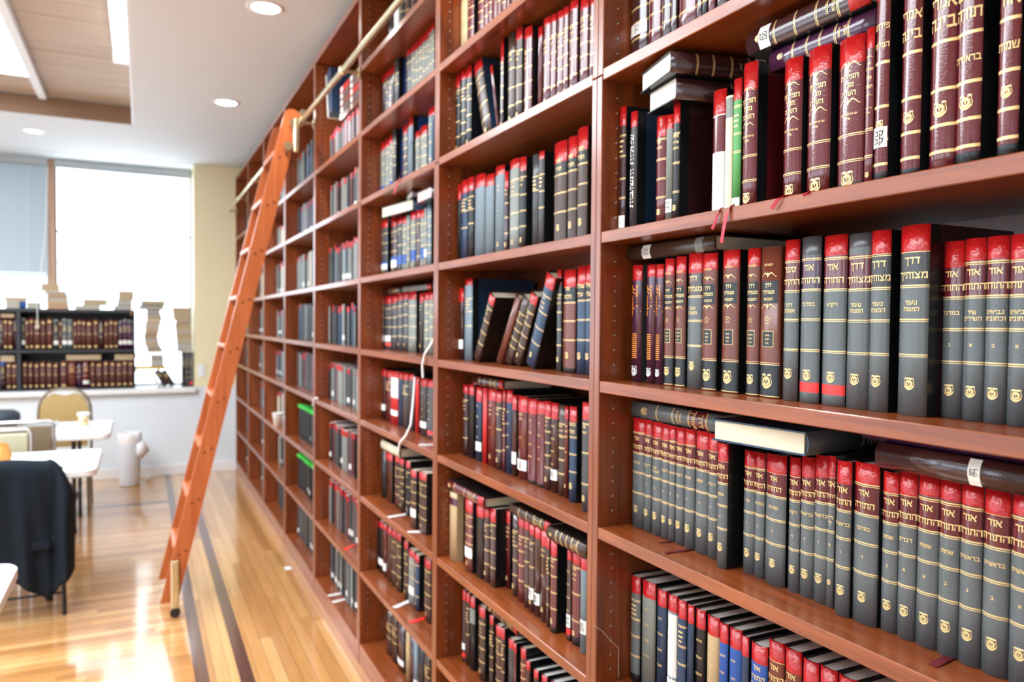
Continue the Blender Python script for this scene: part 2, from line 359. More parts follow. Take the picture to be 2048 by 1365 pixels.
# light switch
sw = thing('light_switch', 'pale switch plate on the cream wall beside the end window', 'light switch', on_y(403, 742, YW))
MB().box(-.035, .035, -.007, -.0005, -.06, .06, bev=.003).build('plate', M['white_paint'], sw)
MB().box(-.012, .012, -.012, -.007, -.022, .022, bev=.002).build('rocker', M['white_paint'], sw)

# recessed lights
def downlight(x, y, label, warm=False, power=26):
    t = thing('recessed_light', label, 'ceiling light', (x, y, ZC), 'recessed ceiling lights')
    MB().lathe([(.066, -.001), (.070, -.006), (.092, -.004), (.095, -.0005)], (0, 0, 0), 32).build('trim_ring', M['white_paint'], t)
    MB().lathe([(0, -.0025), (.067, -.0025)], (0, 0, 0), 28).build('lens', M['lamp_warm' if warm else 'lamp'], t)
    l = bpy.data.lights.new('recessed_lamp', 'SPOT'); l.energy = power; l.spot_size = math.radians(125); l.spot_blend = .7; l.shadow_soft_size = .06; l.color = (1, .80, .55) if warm else (1, .985, .965)
    o = bpy.data.objects.new('recessed_lamp', l); COL.objects.link(o); o.parent = t; o.location = (0, 0, -.02)
for q, lab, wm in (((531, 15), 'round recessed ceiling light nearest, above the brass rail', 0), ((453, 205), 'second round recessed ceiling light, above the wooden ladder', 0), ((67, 262), 'small dim yellowish recessed light above the window blind', 1)):
    v = on_z(*q, ZC); downlight(v.x, v.y, lab, wm, 6 if wm else 30)
for y, nm in ((2.2, 'recessed ceiling light over the bay of maroon prayer books'), (.33, 'recessed ceiling light above the viewer beside the first bay')): downlight(.575, y, nm, 0, 30)

# luminous ceiling panel with its white bar, strip light
def glow_panel(y0, y1, lab):
    t = thing('ceiling_light_panel', lab, 'ceiling light', (0, 0, 0), 'luminous panels in the coffered ceiling')
    MB().box(-2.75, -.70, y0, y1, ZC+.128, ZC+.140).build('diffuser', M['panel_glow'], t)
    mb = MB(); mb.box(-2.79, -2.75, y0-.04, y1+.04, ZC+.115, ZC+.149); mb.box(-2.75, -.70, y0-.04, y0, ZC+.115, ZC+.149); mb.box(-2.75, -.70, y1, y1+.02, ZC+.13, ZC+.149)
    mb.build('panel_frame', M['trim_white'], t)
glow_panel(3.5, 6.40, 'big bright rectangular light panel set in the planked ceiling')
glow_panel(.5, 3.2, 'added unseen bright light panel in the planked ceiling, nearer the viewer')  # added panel out of frame, there to light the near book spines
br = thing('ceiling_bar', 'long white metal bar beside the bright panel on the planked ceiling', 'ceiling bar', (0, 0, 0))
MB().box(-.695, -.64, .3, 6.9, ZC+.10, ZC+.149, bev=.004).build('bar', M['trim_white'], br)
MB().box(-.68, -.655, 6.9, 6.93, ZC+.12, ZC+.149).build('end_cap', M['trim_white'], br)
fl = thing('strip_light', 'white tube strip light along the edge of the planked ceiling', 'strip light', (0, 0, 0))
MB().box(-.150, -.062, 3.2, 5.55, ZC+.095, ZC+.149, bev=.006).build('housing', M['trim_white'], fl)
for dx in (-.128, -.086): MB().tube([(dx, 3.25, ZC+.075), (dx, 5.52, ZC+.075)], .014, 10).build('tube', M['tube_glow'], fl)
MB().box(-.150, -.062, 5.52, 5.56, ZC+.055, ZC+.10).build('end_holder', M['trim_white'], fl)

# ---------------------------------------------------------------- bookcases
SH = [.095, .430, .777, 1.124, 1.443, 1.765, 2.113, 2.42]
TP, TS, DEP = .0205, .025, .33
BAYLAB = ['cherry wood bookcase bay nearest the viewer, full of maroon and grey sets', 'second cherry bookcase bay, with leaning books on its middle shelf', 'third cherry bookcase bay, with white strap hanging from a shelf',
          'fourth cherry bookcase bay, with pink-marked books near the brass rail', 'fifth cherry bookcase bay, with green-topped books on low shelves', 'sixth cherry bookcase bay, half hidden at top by ladder', 'seventh cherry bookcase bay, behind the ladder', 'last cherry bookcase bay, touching the cream end wall']
def Dv(k): return S0+k*W
def make_bay(b):
    yn, yf = Dv(b-2), Dv(b-1)
    t = thing('bookcase', BAYLAB[b-1], 'bookcase', (P, yn, 0), 'cherry wood bookcase bays along the wall')
    wv, wh = M['wood_v'], M['wood_h']; L = yf-yn
    for side in (0, 1):
        a = 0.0003 if side == 0 else L-TP
        c = a+TP-.0003
        for (z0, z1, off) in ((0, 2.098, 0.0), (2.1005, 3.02, .0012)):
            mb = MB().box(off, DEP, a, c, z0, z1, bev=.0016)
            if side == 1 and b <= 4:
                for hx in (.037, .285):
                    k = 0
                    while .14+.032*k < 3.0:
                        z = .135+.032*k; k += 1
                        if z0+.01 < z < z1-.01 and all(not (s-.032 < z < s+.007) for s in SH):
                            n = 8; v = [(hx+.0030*math.cos(2*math.pi*j/n), a-.0006, z+.0030*math.sin(2*math.pi*j/n)) for j in range(n)]
                            v2 = [(hx-.0008+.0021*math.cos(2*math.pi*j/n), a-.0009, z+.0009+.0021*math.sin(2*math.pi*j/n)) for j in range(n)]
                            mb.add(v, [tuple(range(n))], 1); mb.add(v2, [tuple(range(n))], 2)  # off-centre dark disc leaves a pale crescent, a highlight painted on the rim
            mb.build('side_panel', [wv, M['hole'], M['seam']], t)
    zs = SH+([2.71] if b == 3 else [])
    for z in zs: MB().box(.0015, DEP-.012, TP+.0005, L-TP-.0005, z-TS, z, bev=.0015).build('shelf', wh, t)
    MB().box(.0, DEP, .0003, L-.0003, 3.022, 3.048, bev=.0015).build('top_board', wh, t)
    MB().box(DEP-.011, DEP-.002, TP+.0005, L-TP-.0005, .06, 3.02).build('back_panel', M['wood_back'], t)
    MB().box(.0015, .022, TP+.0005, L-TP-.0005, .0, .0695).build('plinth', wh, t)
    return t
for b in range(1, 9): make_bay(b)
#@@BOOKS
#@@BOOKS
# ---------------------------------------------------------------- book builder
# Hebrew letters as strokes: width, then polylines with their thickness (letter height 1)
HEB = {
'א': (.85, [(.07, .98, .78, .02, .21), (.80, 1, .74, .64, .54, .48, .14), (.26, .66, .08, .34, .10, 0, .15)]), 'ב': (.85, [(.05, .9, .66, .9, .2), (.62, .9, .62, .1, .16), (0, .1, .85, .1, .2)]),
'ג': (.60, [(.1, .9, .48, .9, .2), (.44, .9, .50, .0, .16), (.46, .32, .06, .03, .16)]), 'ד': (.82, [(0, .9, .82, .9, .2), (.64, .9, .62, 0, .17)]),
'ה': (.80, [(0, .9, .80, .9, .2), (.71, .9, .71, 0, .17), (.13, .55, .11, 0, .15)]), 'ו': (.36, [(.02, .9, .34, .9, .2), (.26, .9, .26, 0, .17)]),
'ז': (.50, [(.02, .9, .48, .9, .2), (.26, .9, .22, 0, .16)]), 'ח': (.82, [(0, .9, .82, .9, .2), (.72, .9, .72, 0, .17), (.12, .9, .12, 0, .16)]),
'ט': (.82, [(.10, .98, .14, .08, .16), (.10, .1, .74, .1, .19), (.72, .1, .74, .86, .16), (.76, .9, .46, .84, .16)]), 'י': (.36, [(.02, .9, .34, .9, .2), (.26, .9, .24, .48, .16)]),
'כ': (.74, [(.04, .9, .64, .9, .2), (.65, .94, .65, .06, .17), (.04, .1, .64, .1, .2)]), 'ך': (.74, [(0, .9, .74, .9, .2), (.64, .9, .64, -.34, .17)]),
'ל': (.72, [(.08, 1.42, .10, .9, .14), (.06, .9, .70, .9, .2), (.66, .9, .58, .5, .26, 0, .16)]), 'מ': (.86, [(.06, .96, .24, .62, .09, 0, .16), (.24, .62, .40, .92, .14), (.34, .9, .76, .9, .19), (.74, .92, .76, .1, .16), (.42, .1, .82, .1, .2)]),
'ם': (.78, [(0, .9, .78, .9, .2), (.69, .9, .69, .1, .17), (.12, .9, .12, .1, .16), (.06, .1, .76, .1, .19)]), 'נ': (.56, [(.14, .9, .50, .9, .2), (.46, .9, .46, .1, .16), (.02, .1, .52, .1, .2)]),
'ן': (.36, [(.02, .9, .34, .9, .2), (.26, .9, .24, -.34, .16)]), 'ס': (.84, [(0, .9, .84, .9, .2), (.74, .9, .66, .18, .17), (.66, .1, .24, .1, .2), (.24, .18, .13, .9, .17)]),
'ע': (.80, [(.72, .98, .62, .30, .06, -.04, .17), (.10, .98, .32, .16, .17)]), 'פ': (.78, [(.08, .9, .68, .9, .2), (.69, .94, .69, .06, .17), (.02, .1, .68, .1, .2), (.12, .9, .14, .54, .14), (.12, .52, .42, .52, .15)]),
'צ': (.82, [(.08, .96, .72, .14, .18), (.76, .98, .68, .62, .46, .52, .15), (.04, .1, .80, .1, .2)]), 'ק': (.80, [(.0, .9, .76, .9, .2), (.72, .92, .62, .40, .36, .02, .17), (.12, .56, .12, -.34, .15)]),
'ר': (.72, [(0, .9, .70, .9, .2), (.62, .9, .62, 0, .17)]), 'ש': (.98, [(.08, .98, .22, .1, .17), (.50, .98, .44, .54, .22, .36, .15), (.90, .98, .78, .1, .17), (.14, .1, .84, .1, .2)]), 'ת': (.88, [(.04, .9, .86, .9, .2), (.78, .9, .78, 0, .17), (.20, .9, .20, .10, .16), (.24, .09, .0, .09, .17)]), ' ': (.4, [])}
TXT = {}
def text_mesh(s):
    if s in TXT: return TXT[s]
    vs = []; fs = []; x = 0.0
    for ch in s[::-1]:
        wd, strokes = HEB[ch]
        for q in strokes:
            t = q[-1]/2; pts = [(q[i], q[i+1]) for i in range(0, len(q)-1, 2)]
            for (a, b), (c, d) in zip(pts[:-1], pts[1:]):
                L = math.hypot(c-a, d-b); nx, nz = -(d-b)/L*t, (c-a)/L*t; k = len(vs); ex, ey = (c-a)/L*.03, (d-b)/L*.03
                vs += [(x+a+nx-ex, b+nz-ey), (x+c+nx+ex, d+nz+ey), (x+c-nx+ex, d-nz+ey), (x+a-nx-ex, b-nz-ey)]; fs.append((k, k+1, k+2, k+3))
        x += wd+.12
    wd = x-.12
    TXT[s] = ([(a-wd/2, b-.5) for a, b in vs], fs, wd); return TXT[s]

def emblem_mesh():
    v = []; f = []
    def ring(o_, i_):
        n = len(o_); b = len(v); v.extend(o_); v.extend(i_)
        for k in range(n): f.append((b+k, b+(k+1) % n, b+n+(k+1) % n, b+n+k))
    def poly(p): b = len(v); v.extend(p); f.append(tuple(range(b, b+len(p))))
    C = lambda r, n=18, cy=0: [(r*math.cos(2*math.pi*k/n), cy+r*math.sin(2*math.pi*k/n)) for k in range(n)]
    ring(C(.50, 18, -.05), C(.30, 18, -.05)); ring(C(.60, 18, -.05), C(.545, 18, -.05))
    sh = [(-.78, .72), (-.62, .84), (.62, .84), (.78, .72), (.70, .40), (.84, -.1), (.72, -.55), (.40, -.84), (0, -.98), (-.40, -.84), (-.72, -.55), (-.84, -.1), (-.70, .40)]
    ring(sh, [(x*.9, y*.9) for x, y in sh])
    poly([(-.55, .60), (.55, .60), (.62, .74), (-.62, .74)])
    A = [math.radians(a) for a in range(205, 336, 13)]
    poly([(.80*math.cos(a), -.05+.82*math.sin(a)) for a in A]+[(.66*math.cos(a), -.05+.64*math.sin(a)) for a in A[::-1]])
    for x in (-.09, .05): poly([(x, -.22), (x+.07, -.22), (x+.07, .12), (x, .12)])
    poly([(-.16, .12), (.18, .12), (.18, .19), (-.16, .19)])
    return v, f
EMB = emblem_mesh()

COLW = dict(k='black', m='maroon', g='grey', n='brown', b='navy', B='blue', d='dark-maroon', t='tan', c='cream', w='white', G='green', r='red', p='plum', s='grey-green', l='slate-blue', o='dark-brown', v='maroon', y='yellow', K='charcoal')
ORD = 'first second third fourth fifth sixth seventh eighth ninth tenth eleventh twelfth thirteenth fourteenth fifteenth sixteenth seventeenth eighteenth nineteenth twentieth twenty-first twenty-second twenty-third twenty-fourth twenty-fifth twenty-sixth twenty-seventh twenty-eighth twenty-ninth thirtieth'.split()
SUBS = ['בראשית', 'שמות', 'ויקרא', 'במדבר', 'דברים']
GEN = ['ספר', 'שולחן', 'ערוך', 'תורה', 'משנה', 'שבת', 'ברכות', 'הלכות', 'תלמוד', 'פירוש', 'חידושי', 'מסכת', 'שאלות', 'יורה', 'דעה']
RB = random.Random(11)

def decor(code, T, h):
    """rows [(f0, f1, material)] painted across the spine (f: fraction down from the top) and stamped items"""
    a = code.split(':'); k = a[0]; rows = []; it = []
    def rule(f): rows.append((f, f+.0016/h, 'gold')); rows.append((f+.0030/h, f+.0040/h, 'gold'))
    def txt(s, f, hh, m='gold', wmax=.95): it.append(('t', s, f, hh, m, wmax))
    if k == 'P':       # title panel : line1 : line2 : sub1 : sub2 : vol
        pm = a[6] if len(a) > 6 else 'm'
        rows.append((.12, .315, pm)); rule(.128); rule(.312); rule(.49); rule(.675)
        txt(a[1], .185, .034*h); txt(a[2], .262, .034*h, 'gold', 1.0)
        if a[3]: txt(a[3], .405, .021*h)
        if a[4]: txt(a[4], .440, .021*h)
        if a[5]: txt(a[5], .585, .018*h)
        it.append(('e', .83 if len(a) < 8 else float(a[7]), min(.31*T, .036*h), 'gold'))
    elif k == 'dm':
        rows += [(.765, .768, 'gold'), (.776, .781, 'gold'), (.781, .985, 'k'), (.985, .99, 'gold')]
        for f in (.185, .392): it.append(('o', f, .36*T, 'gold'))
        it += [('b', .225, .372, .80*T, 'k'), ('b', .555, .662, .56*T, 'k'), ('f', .555, .662, .56*T, 'gold')]
        txt('המעינות', .118, .014*h, 'gold', .8); txt('דרך', .252, .022*h); txt('מצותיך', .298, .022*h, 'gold', .78); txt('המבואר', .345, .017*h, 'gold', .7)
        it.append(('p', .485, .15*T, 'gold')); txt(a[1], .485, .012*h)
        txt('אדמור', .585, .010*h, 'gold', .42); txt('הצמח', .610, .010*h, 'gold', .36); txt('צדק', .636, .010*h, 'gold', .34)
        it.append(('e', .885, .30*T, 'gold'))
    elif k == 'pu':
        it.append(('v', 'מצותיך', .30, .26*h, .52*T, 'orange'))
        for q in range(13): it.append(('b', .585+q*.017, .592+q*.017, .46*T, 'orange'))
        it.append(('e', .905, .33*T, 'white'))
    elif k == 'tf':
        for f in (.185, .425): it.append(('o', f, .40*T, 'gold'))
        txt('סדר', .225, .012*h, 'gold', .4); txt('תפילות', .262, .030*h, 'gold', .84); txt('מכל', .315, .030*h, 'gold', .6); txt('השנה', .37, .030*h, 'gold', .75)
        txt('עם פירוש המלות', .505, .012*h, 'gold', .75); txt('שליט', .535, .012*h, 'gold', .4)
        rule(.63); rule(.80); it.append(('e', .925, .28*T, 'gold'))
    elif k == 'ab':
        for z in (.026, .060, .106, .167): rows.append((1-(z+.0042)/h, 1-z/h, 'gold'))
        txt(a[1], 1-.219/h, .017); txt(a[2], 1-.193/h, .017)
        if len(a) > 3 and a[3]: txt(a[3], 1-.137/h, .012)
        it.append(('e', 1-.083/h, min(.016, .32*T), 'gold'))
    elif k == 'hw':
        it.append(('v', 'שאלות ותשובות', .50, .62*h, .45*T, 'white'))
    elif k == 'gl':
        n = RB.choice((3, 4, 4, 5)); o_ = RB.uniform(.18, .24)
        for q in range(n): rule(o_+q*(.74-o_)/(n-1)+RB.uniform(-.01, .01))
        for q in range(RB.choice((2, 2, 3))): txt(RB.choice(GEN), o_+.04+q*.05, .020*h, 'gold', .8)
        if RB.random() < .7: it.append(('e', .88, min(.30*T, .03*h), 'gold'))
    elif k == 'g0':     # rules only
        for q in range(RB.choice((2, 3, 4))): rule(.22+q*.17+RB.uniform(-.02, .02))
        for q in range(3): it.append(('b', .27+q*.04, .285+q*.04, T*RB.uniform(.35, .6), 'gold'))
    elif k == 'vb':
        for f0, f1 in ((.09, .15), (.47, .49), (.87, .93)): it.append(('b', f0, f1, .55*T, 'gold'))
    elif k == 'tx':
        for q in range(RB.choice((2, 3))): txt(RB.choice(GEN), .22+q*.055, .022*h, 'gold', .8)
        txt(RB.choice(GEN), .5, .014*h, 'gold', .6); it.append(('e', .87, min(.28*T, .03*h), 'gold'))
    elif k == 'bt':     # flat blue books: faint titles
        for q in range(4): txt(RB.choice(GEN), .26+q*.14, .018*h, 'gold', .7)
    return rows, it

def book_parts(root, T, h, D, col, band, dec, opts, detail=2):
    """children of root in its own axes: x from spine to fore-edge, y across the thickness, z up"""
    rb = min(.007, T*.20); bt = min(.0028 if detail else .0045, T*.13); n = 8 if detail > 1 else 5
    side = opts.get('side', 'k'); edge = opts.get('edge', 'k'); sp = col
    rows = [(0.0, 1.0, sp)]; items = []
    def over(f0, f1, m):
        nonlocal rows
        f0 = max(0, min(1, f0)); f1 = max(0, min(1, f1)); out = []
        for a, b, q in rows:
            if b <= f0 or a >= f1: out.append((a, b, q)); continue
            if a < f0: out.append((a, f0, q))
            if b > f1: out.append((f1, b, q))
        if f1 > f0: out.append((f0, f1, m))
        rows = sorted(out)
    rr, items = decor(dec, T, h) if dec else ([], [])
    for r in rr: over(*r)
    if band: over(0, opts.get('bandf', RB.uniform(.115, .15)), 'red')
    if 'base' in opts: over(1-opts['base']/100, 1, opts.get('basec', 'k'))
    if 'rt' in opts: over(.875, .935, 'tape')
    if 'mid' in opts: over(opts['mid'][0], opts['mid'][1], opts['mid'][2])
    zs = [h*(1-a) for a, b, q in rows]+[0.0]; zs = zs[::-1]; rmat = [q for a, b, q in rows][::-1]
    keys = []
    def mi(k):
        if k not in keys: keys.append(k)
        return keys.index(k)
    e1 = rb+min(.022, D*.2)
    outer = [(D, T), (e1, T)]+[(rb*(2*j/n-1)**2, T*(1-j/n)) for j in range(n+1)]+[(e1, 0), (D, 0)]
    inner = [(D, T-bt), (e1, T-bt)]+[(rb*(2*j/n-1)**2*.6+bt, min(T-bt, max(bt, T*(1-j/n)))) for j in range(n+1)]+[(e1, bt), (D, bt)]
    N = len(outer); mb = MB(); v = []
    for z in zs: v += [(x, y, z) for x, y in outer]
    R = len(zs); b0 = len(v); v += [(x, y, 0) for x, y in inner]+[(x, y, h) for x, y in inner]
    f = []; m = []; s = []
    for r in range(R-1):
        for j in range(N-1):
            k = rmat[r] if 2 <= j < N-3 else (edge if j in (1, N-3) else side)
            f.append((r*N+j, r*N+j+1, (r+1)*N+j+1, (r+1)*N+j)); m.append(mi(k)); s.append(2 <= j < N-3)
    for j in range(N-1):
        f.append((b0+j, b0+N+j, b0+N+j+1, b0+j+1)); m.append(mi(side)); s.append(False)
        f.append((j, b0+j, b0+j+1, j+1)); m.append(mi(edge)); s.append(False)
        t = (R-1)*N; f.append((t+j, t+j+1, b0+N+j+1, b0+N+j)); m.append(mi(edge)); s.append(False)
    t = (R-1)*N
    f.append((0, t, b0+N, b0)); m.append(mi(side)); s.append(False); f.append((N-1, b0+N-1, b0+2*N-1, t+N-1)); m.append(mi(side)); s.append(False)
    mb.v = v; mb.f = f; mb.m = m; mb.sm = s
    cv = mb.build('cover', [BM[k] for k in keys], root)
    MB().box(rb+bt+.001, D-.004, bt, T-bt, .003, h-.004).build('page_block', BM[opts.get('pg', 'page')], root)
    arc = lambda y: rb*(2*y/T-1)**2
    groups = {}
    def put(mt, vs, fs, lift):
        # vs: (u, z) with u to the right across the spine (0 = centre)
        q = groups.setdefault(mt, MB()); q.add([(arc(max(0, min(T, T/2-u)))-lift, T/2-u, z) for u, z in vs], fs)
    def rect(u0, u1, z0, z1, seg=6):
        vs = []; fs = []
        for i in range(seg+1):
            u = u0+(u1-u0)*i/seg; vs += [(u, z0), (u, z1)]
        for i in range(seg): fs.append((2*i, 2*i+2, 2*i+3, 2*i+1))
        return vs, fs
    for q in items if detail > 0 else ():
        k = q[0]
        if k == 't':
            vs, fs, wd = text_mesh(q[1]); hh = q[3]; sc = min(hh, q[5]*T/wd); sy = max(sc, min(hh, sc*1.35)); zc = h*(1-q[2])
            put(q[4], [(x*sc, zc+y*sy) for x, y in vs], fs, .0007)
        elif k == 'v':
            vs, fs, wd = text_mesh(q[1]); L_ = q[3]; zc = h*(1-q[2]); put(q[5], [(-y*q[4], zc+x*L_/wd) for x, y in vs], fs, .0007)
        elif k == 'e':
            zc = h*(1-q[1]); put(q[3], [(x*q[2], zc+y*q[2]) for x, y in EMB[0]], EMB[1], .0007)
        elif k == 'b': put(q[4], *rect(-q[3]/2, q[3]/2, h*(1-q[2]), h*(1-q[1])), .0004)
        elif k == 'f':
            w2 = q[3]/2; z0 = h*(1-q[2]); z1 = h*(1-q[1]); e = .0008
            for rc in ((-w2, w2, z0, z0+e), (-w2, w2, z1-e, z1), (-w2, -w2+e, z0, z1), (w2-e, w2, z0, z1)): put(q[4], *rect(*rc), .0006)
        elif k == 'o':     # scroll ornament: central bud, two curls, side strokes
            zc = h*(1-q[1]); r = q[2]
            for sg in (-1, 1):
                pts = [(sg*r*(.12+.88*i/8), .20*r*math.sin(i/8*math.pi*1.5)) for i in range(9)]
                vs = []; fs = []
                for i, (u, z) in enumerate(pts):
                    th = .09*r*(1-i/10); vs += [(u, zc+z-th), (u, zc+z+th)]
                for i in range(8): fs.append((2*i, 2*i+2, 2*i+3, 2*i+1))
                put(q[3], vs, fs, .0007)
            put(q[3], [(-.13*r, zc), (0, zc-.30*r), (.13*r, zc), (0, zc+.34*r)], [(0, 1, 2, 3)], .0007)
        elif k == 'p':
            zc = h*(1-q[1]); r = q[2]; o_ = [(r*math.sin(2*math.pi*i/5), zc+r*math.cos(2*math.pi*i/5)) for i in range(5)]; i_ = [(u*.86, zc+(z-zc)*.86) for u, z in o_]
            put(q[3], o_+i_, [(i, (i+1) % 5, 5+(i+1) % 5, 5+i) for i in range(5)], .0007)
    for mt, q in groups.items():
        q.build({'gold': 'gold_lettering', 'orange': 'orange_lettering', 'white': 'white_lettering'}.get(mt, 'title_patch'), BM[mt], root)
    if 'st' in opts:
        f0, f1 = opts['st']; q = MB(); vs, fs = rect(-T*.47, T*.47, h*(1-f1), h*(1-f0)); q.add([(arc(T/2-u)-.0008, T/2-u, z) for u, z in vs], fs)
        so = q.build('call_sticker', BM['stk'], root)
        if detail > 1 and opts.get('ink', 1):
            q = MB()
            for i, wd in enumerate((.5, .35)):
                vs, fs, w0 = text_mesh(RB.choice(('רלו', 'קב', 'שו', 'חמ'))); sc = min(.3*(f1-f0)*h, .6*T/w0); zc = h*(1-f0-(f1-f0)*(.32+.36*i))
                q.add([(arc(T/2-x*sc)-.0012, T/2-x*sc, zc+y*sc) for x, y in vs], fs)
            q.build('sticker_ink', BM['ink'], so)
    return cv

def axes(ex, ey, ez, o): return Matrix(((ex[0], ey[0], ez[0], o[0]), (ex[1], ey[1], ez[1], o[1]), (ex[2], ey[2], ez[2], o[2]), (0, 0, 0, 1)))
def feat(col, band, opts, dec):
    s = []
    if band: s.append('red top')
    if 'st' in opts: s.append('white sticker')
    elif 'rt' in opts: s.append('red tape')
    elif dec and dec[0] == 'P': s.append('gold title')
    return (COLW[col] + ' book' + (' with ' + ' and '.join(s) if s else ''))
STANDING = {}
def parse_opts(tok):
    o = {}
    for t in tok:
        k, _, v = t.partition('=')
        if k == 'st': o['st'] = tuple(float(x) for x in v.split(',')) if v else (.80, .90)
        elif k == 'rt': o['rt'] = 1
        elif k == 'mid': a = v.split(','); o['mid'] = (float(a[0]), float(a[1]), a[2])
        elif k in ('side', 'edge', 'pg', 'basec'): o[k] = v
        elif k: o[k] = float(v)
    return o
def row(bay, z, crop, sb, place, group, data, detail=2):
    ox, oy, sc = crop; yn, yf = Dv(bay-2)+TP+.001, Dv(bay-1)-TP-.001
    key = (bay, round(z, 2)); rec = STANDING.setdefault(key, []); last = yf; k = 0
    above = [s for s in SH+([2.71] if bay == 3 else [])+[3.047] if s > z+.05][0]-TS
    for line in data.strip().split('\n'):
        tk = line.split()
        if not tk: continue
        if tk[0] == 'L':
            xb0, xb1, yb, xt0, xt1, yt = [float(q) for q in tk[1:7]]; col, bd, dec = tk[7:10]; op = parse_opts(tk[10:]); x = P+op.get('sb', sb)
            B0 = on_x(ox+xb0/sc, oy+yb/sc, x); B1 = on_x(ox+xb1/sc, oy+yb/sc, x); T0 = on_x(ox+xt0/sc, oy+yt/sc, x); T1 = on_x(ox+xt1/sc, oy+yt/sc, x)
            dz = (T0.z+T1.z)/2-z; dy = (B0.y+B1.y)/2-(T0.y+T1.y)/2; an = math.atan2(dy, dz); T = max(.010, (B0.y-B1.y)*math.cos(an)); h = math.hypot(dz, dy)-.5*T*abs(math.sin(an))
            s, c = math.sin(an), math.cos(an)
            if an > 0: o = Vector((x, min((B0.y+B1.y)/2-T/2/c, last-T*c-.001), z+.0004))
            else: o = Vector((x, (B0.y+B1.y)/2-T/2, z+.0004+T*abs(s)))
            mt = axes((1, 0, 0), (0, c, s), (0, -s, c), o); top = z+dz; y0, y1 = o.y, o.y+T*c; last = y0 if an < 0 else y0+.0  # later books stand to the right
            if an > 0: last = o.y
            rec.append((y0-max(0, s*h), y1, top)); lean = 'leaning '
        else:
            xl, xr, yt = [float(q) for q in tk[:3]]; col, bd, dec = tk[3:6]; op = parse_opts(tk[6:]); x = P+op.get('sb', sb)
            yy_ = 0 if yt > 9000 else yt
            zt = None
            g_ = on_x(ox+(xl+xr)/2/sc, oy+yy_/sc, x)
            h = (op['h']/1000) if 'h' in op else g_.z-z
            h = min(h, above-z-.004)
            # pixel row of the middle of the spine
            q = Vector((x, g_.y, z+h/2-H)); ym = 682.5+CY-F_PX*q.dot(CU)/q.dot(CF)
            y1 = on_x(ox+xl/sc, ym, x).y; y0 = on_x(ox+xr/sc, ym, x).y
            y1 = min(y1, last-.0004, yf); y0 = max(y0, yn)
            T = y1-y0
            if T < .004: continue
            last = y0; mt = Matrix.Translation((x, y0, z+.0004)); rec.append((y0, y1, z+h)); lean = ''
        k += 1
        op2 = dict(op); D = min(op.get('D', RB.uniform(155, 185) if h < .27 else RB.uniform(185, 215))/1000, DEP-.014-(x-P)-.002)
        lab = '%s%s, %s from left, %s' % (lean, feat(col, bd == 'r', op, dec), ORD[k-1], place)
        t = thing('book', lab[0].lower()+lab[1:], 'book', mt, group)
        book_parts(t, T, h, D, col, bd == 'r', None if dec == '-' else dec, op2, detail)
def flat(bay, z, crop, lab, group, kind, xl, xr, ypx, th, wd, col, bd, dec, detail=2, sb=.06, yaw=0, base=None, **op):
    """a book lying on the standing ones. kind 's': spine to the room, its top to the right; 'S': its top to the left; 'e': spine towards the viewer, page ends to the room"""
    ox, oy, sc = crop; x = P+sb; rec = STANDING.setdefault((bay, round(z, 2)), [])
    y1 = on_x(ox+xl/sc, oy+ypx/sc, x).y; y0 = on_x(ox+xr/sc, oy+ypx/sc, x).y
    yn, yf = Dv(bay-2)+TP+.001, Dv(bay-1)-TP-.001; y1 = min(y1, yf); y0 = max(y0, yn)
    zb_ = base if base is not None else max([q[2] for q in rec if q[0] < y1 and q[1] > y0] or [z])+.0006
    ab_ = [s for s in SH+[3.047] if s > z+.05][0]-TS; th = max(.008, min(th, ab_-zb_-.002))
    if kind == 's': mt = axes((1, 0, 0), (0, 0, 1), (0, -1, 0), (x, y1, zb_)); h = y1-y0; D = wd
    elif kind == 'S': mt = axes((1, 0, 0), (0, 0, -1), (0, 1, 0), (x, y0, zb_+th)); h = y1-y0; D = wd
    else: mt = axes((0, 1, 0), (0, 0, 1), (1, 0, 0), (x, y0, zb_)); D = y1-y0; h = wd
    if yaw: mt = Matrix.Translation((x, (y0+y1)/2, 0)) @ Matrix.Rotation(math.radians(yaw), 4, 'Z') @ Matrix.Translation((-x, -(y0+y1)/2, 0)) @ mt
    rec.append((y0, y1, zb_+th))
    t = thing('book', lab, 'book', mt, group); book_parts(t, th, h, D, col, bd == 'r', dec, op, detail); return t
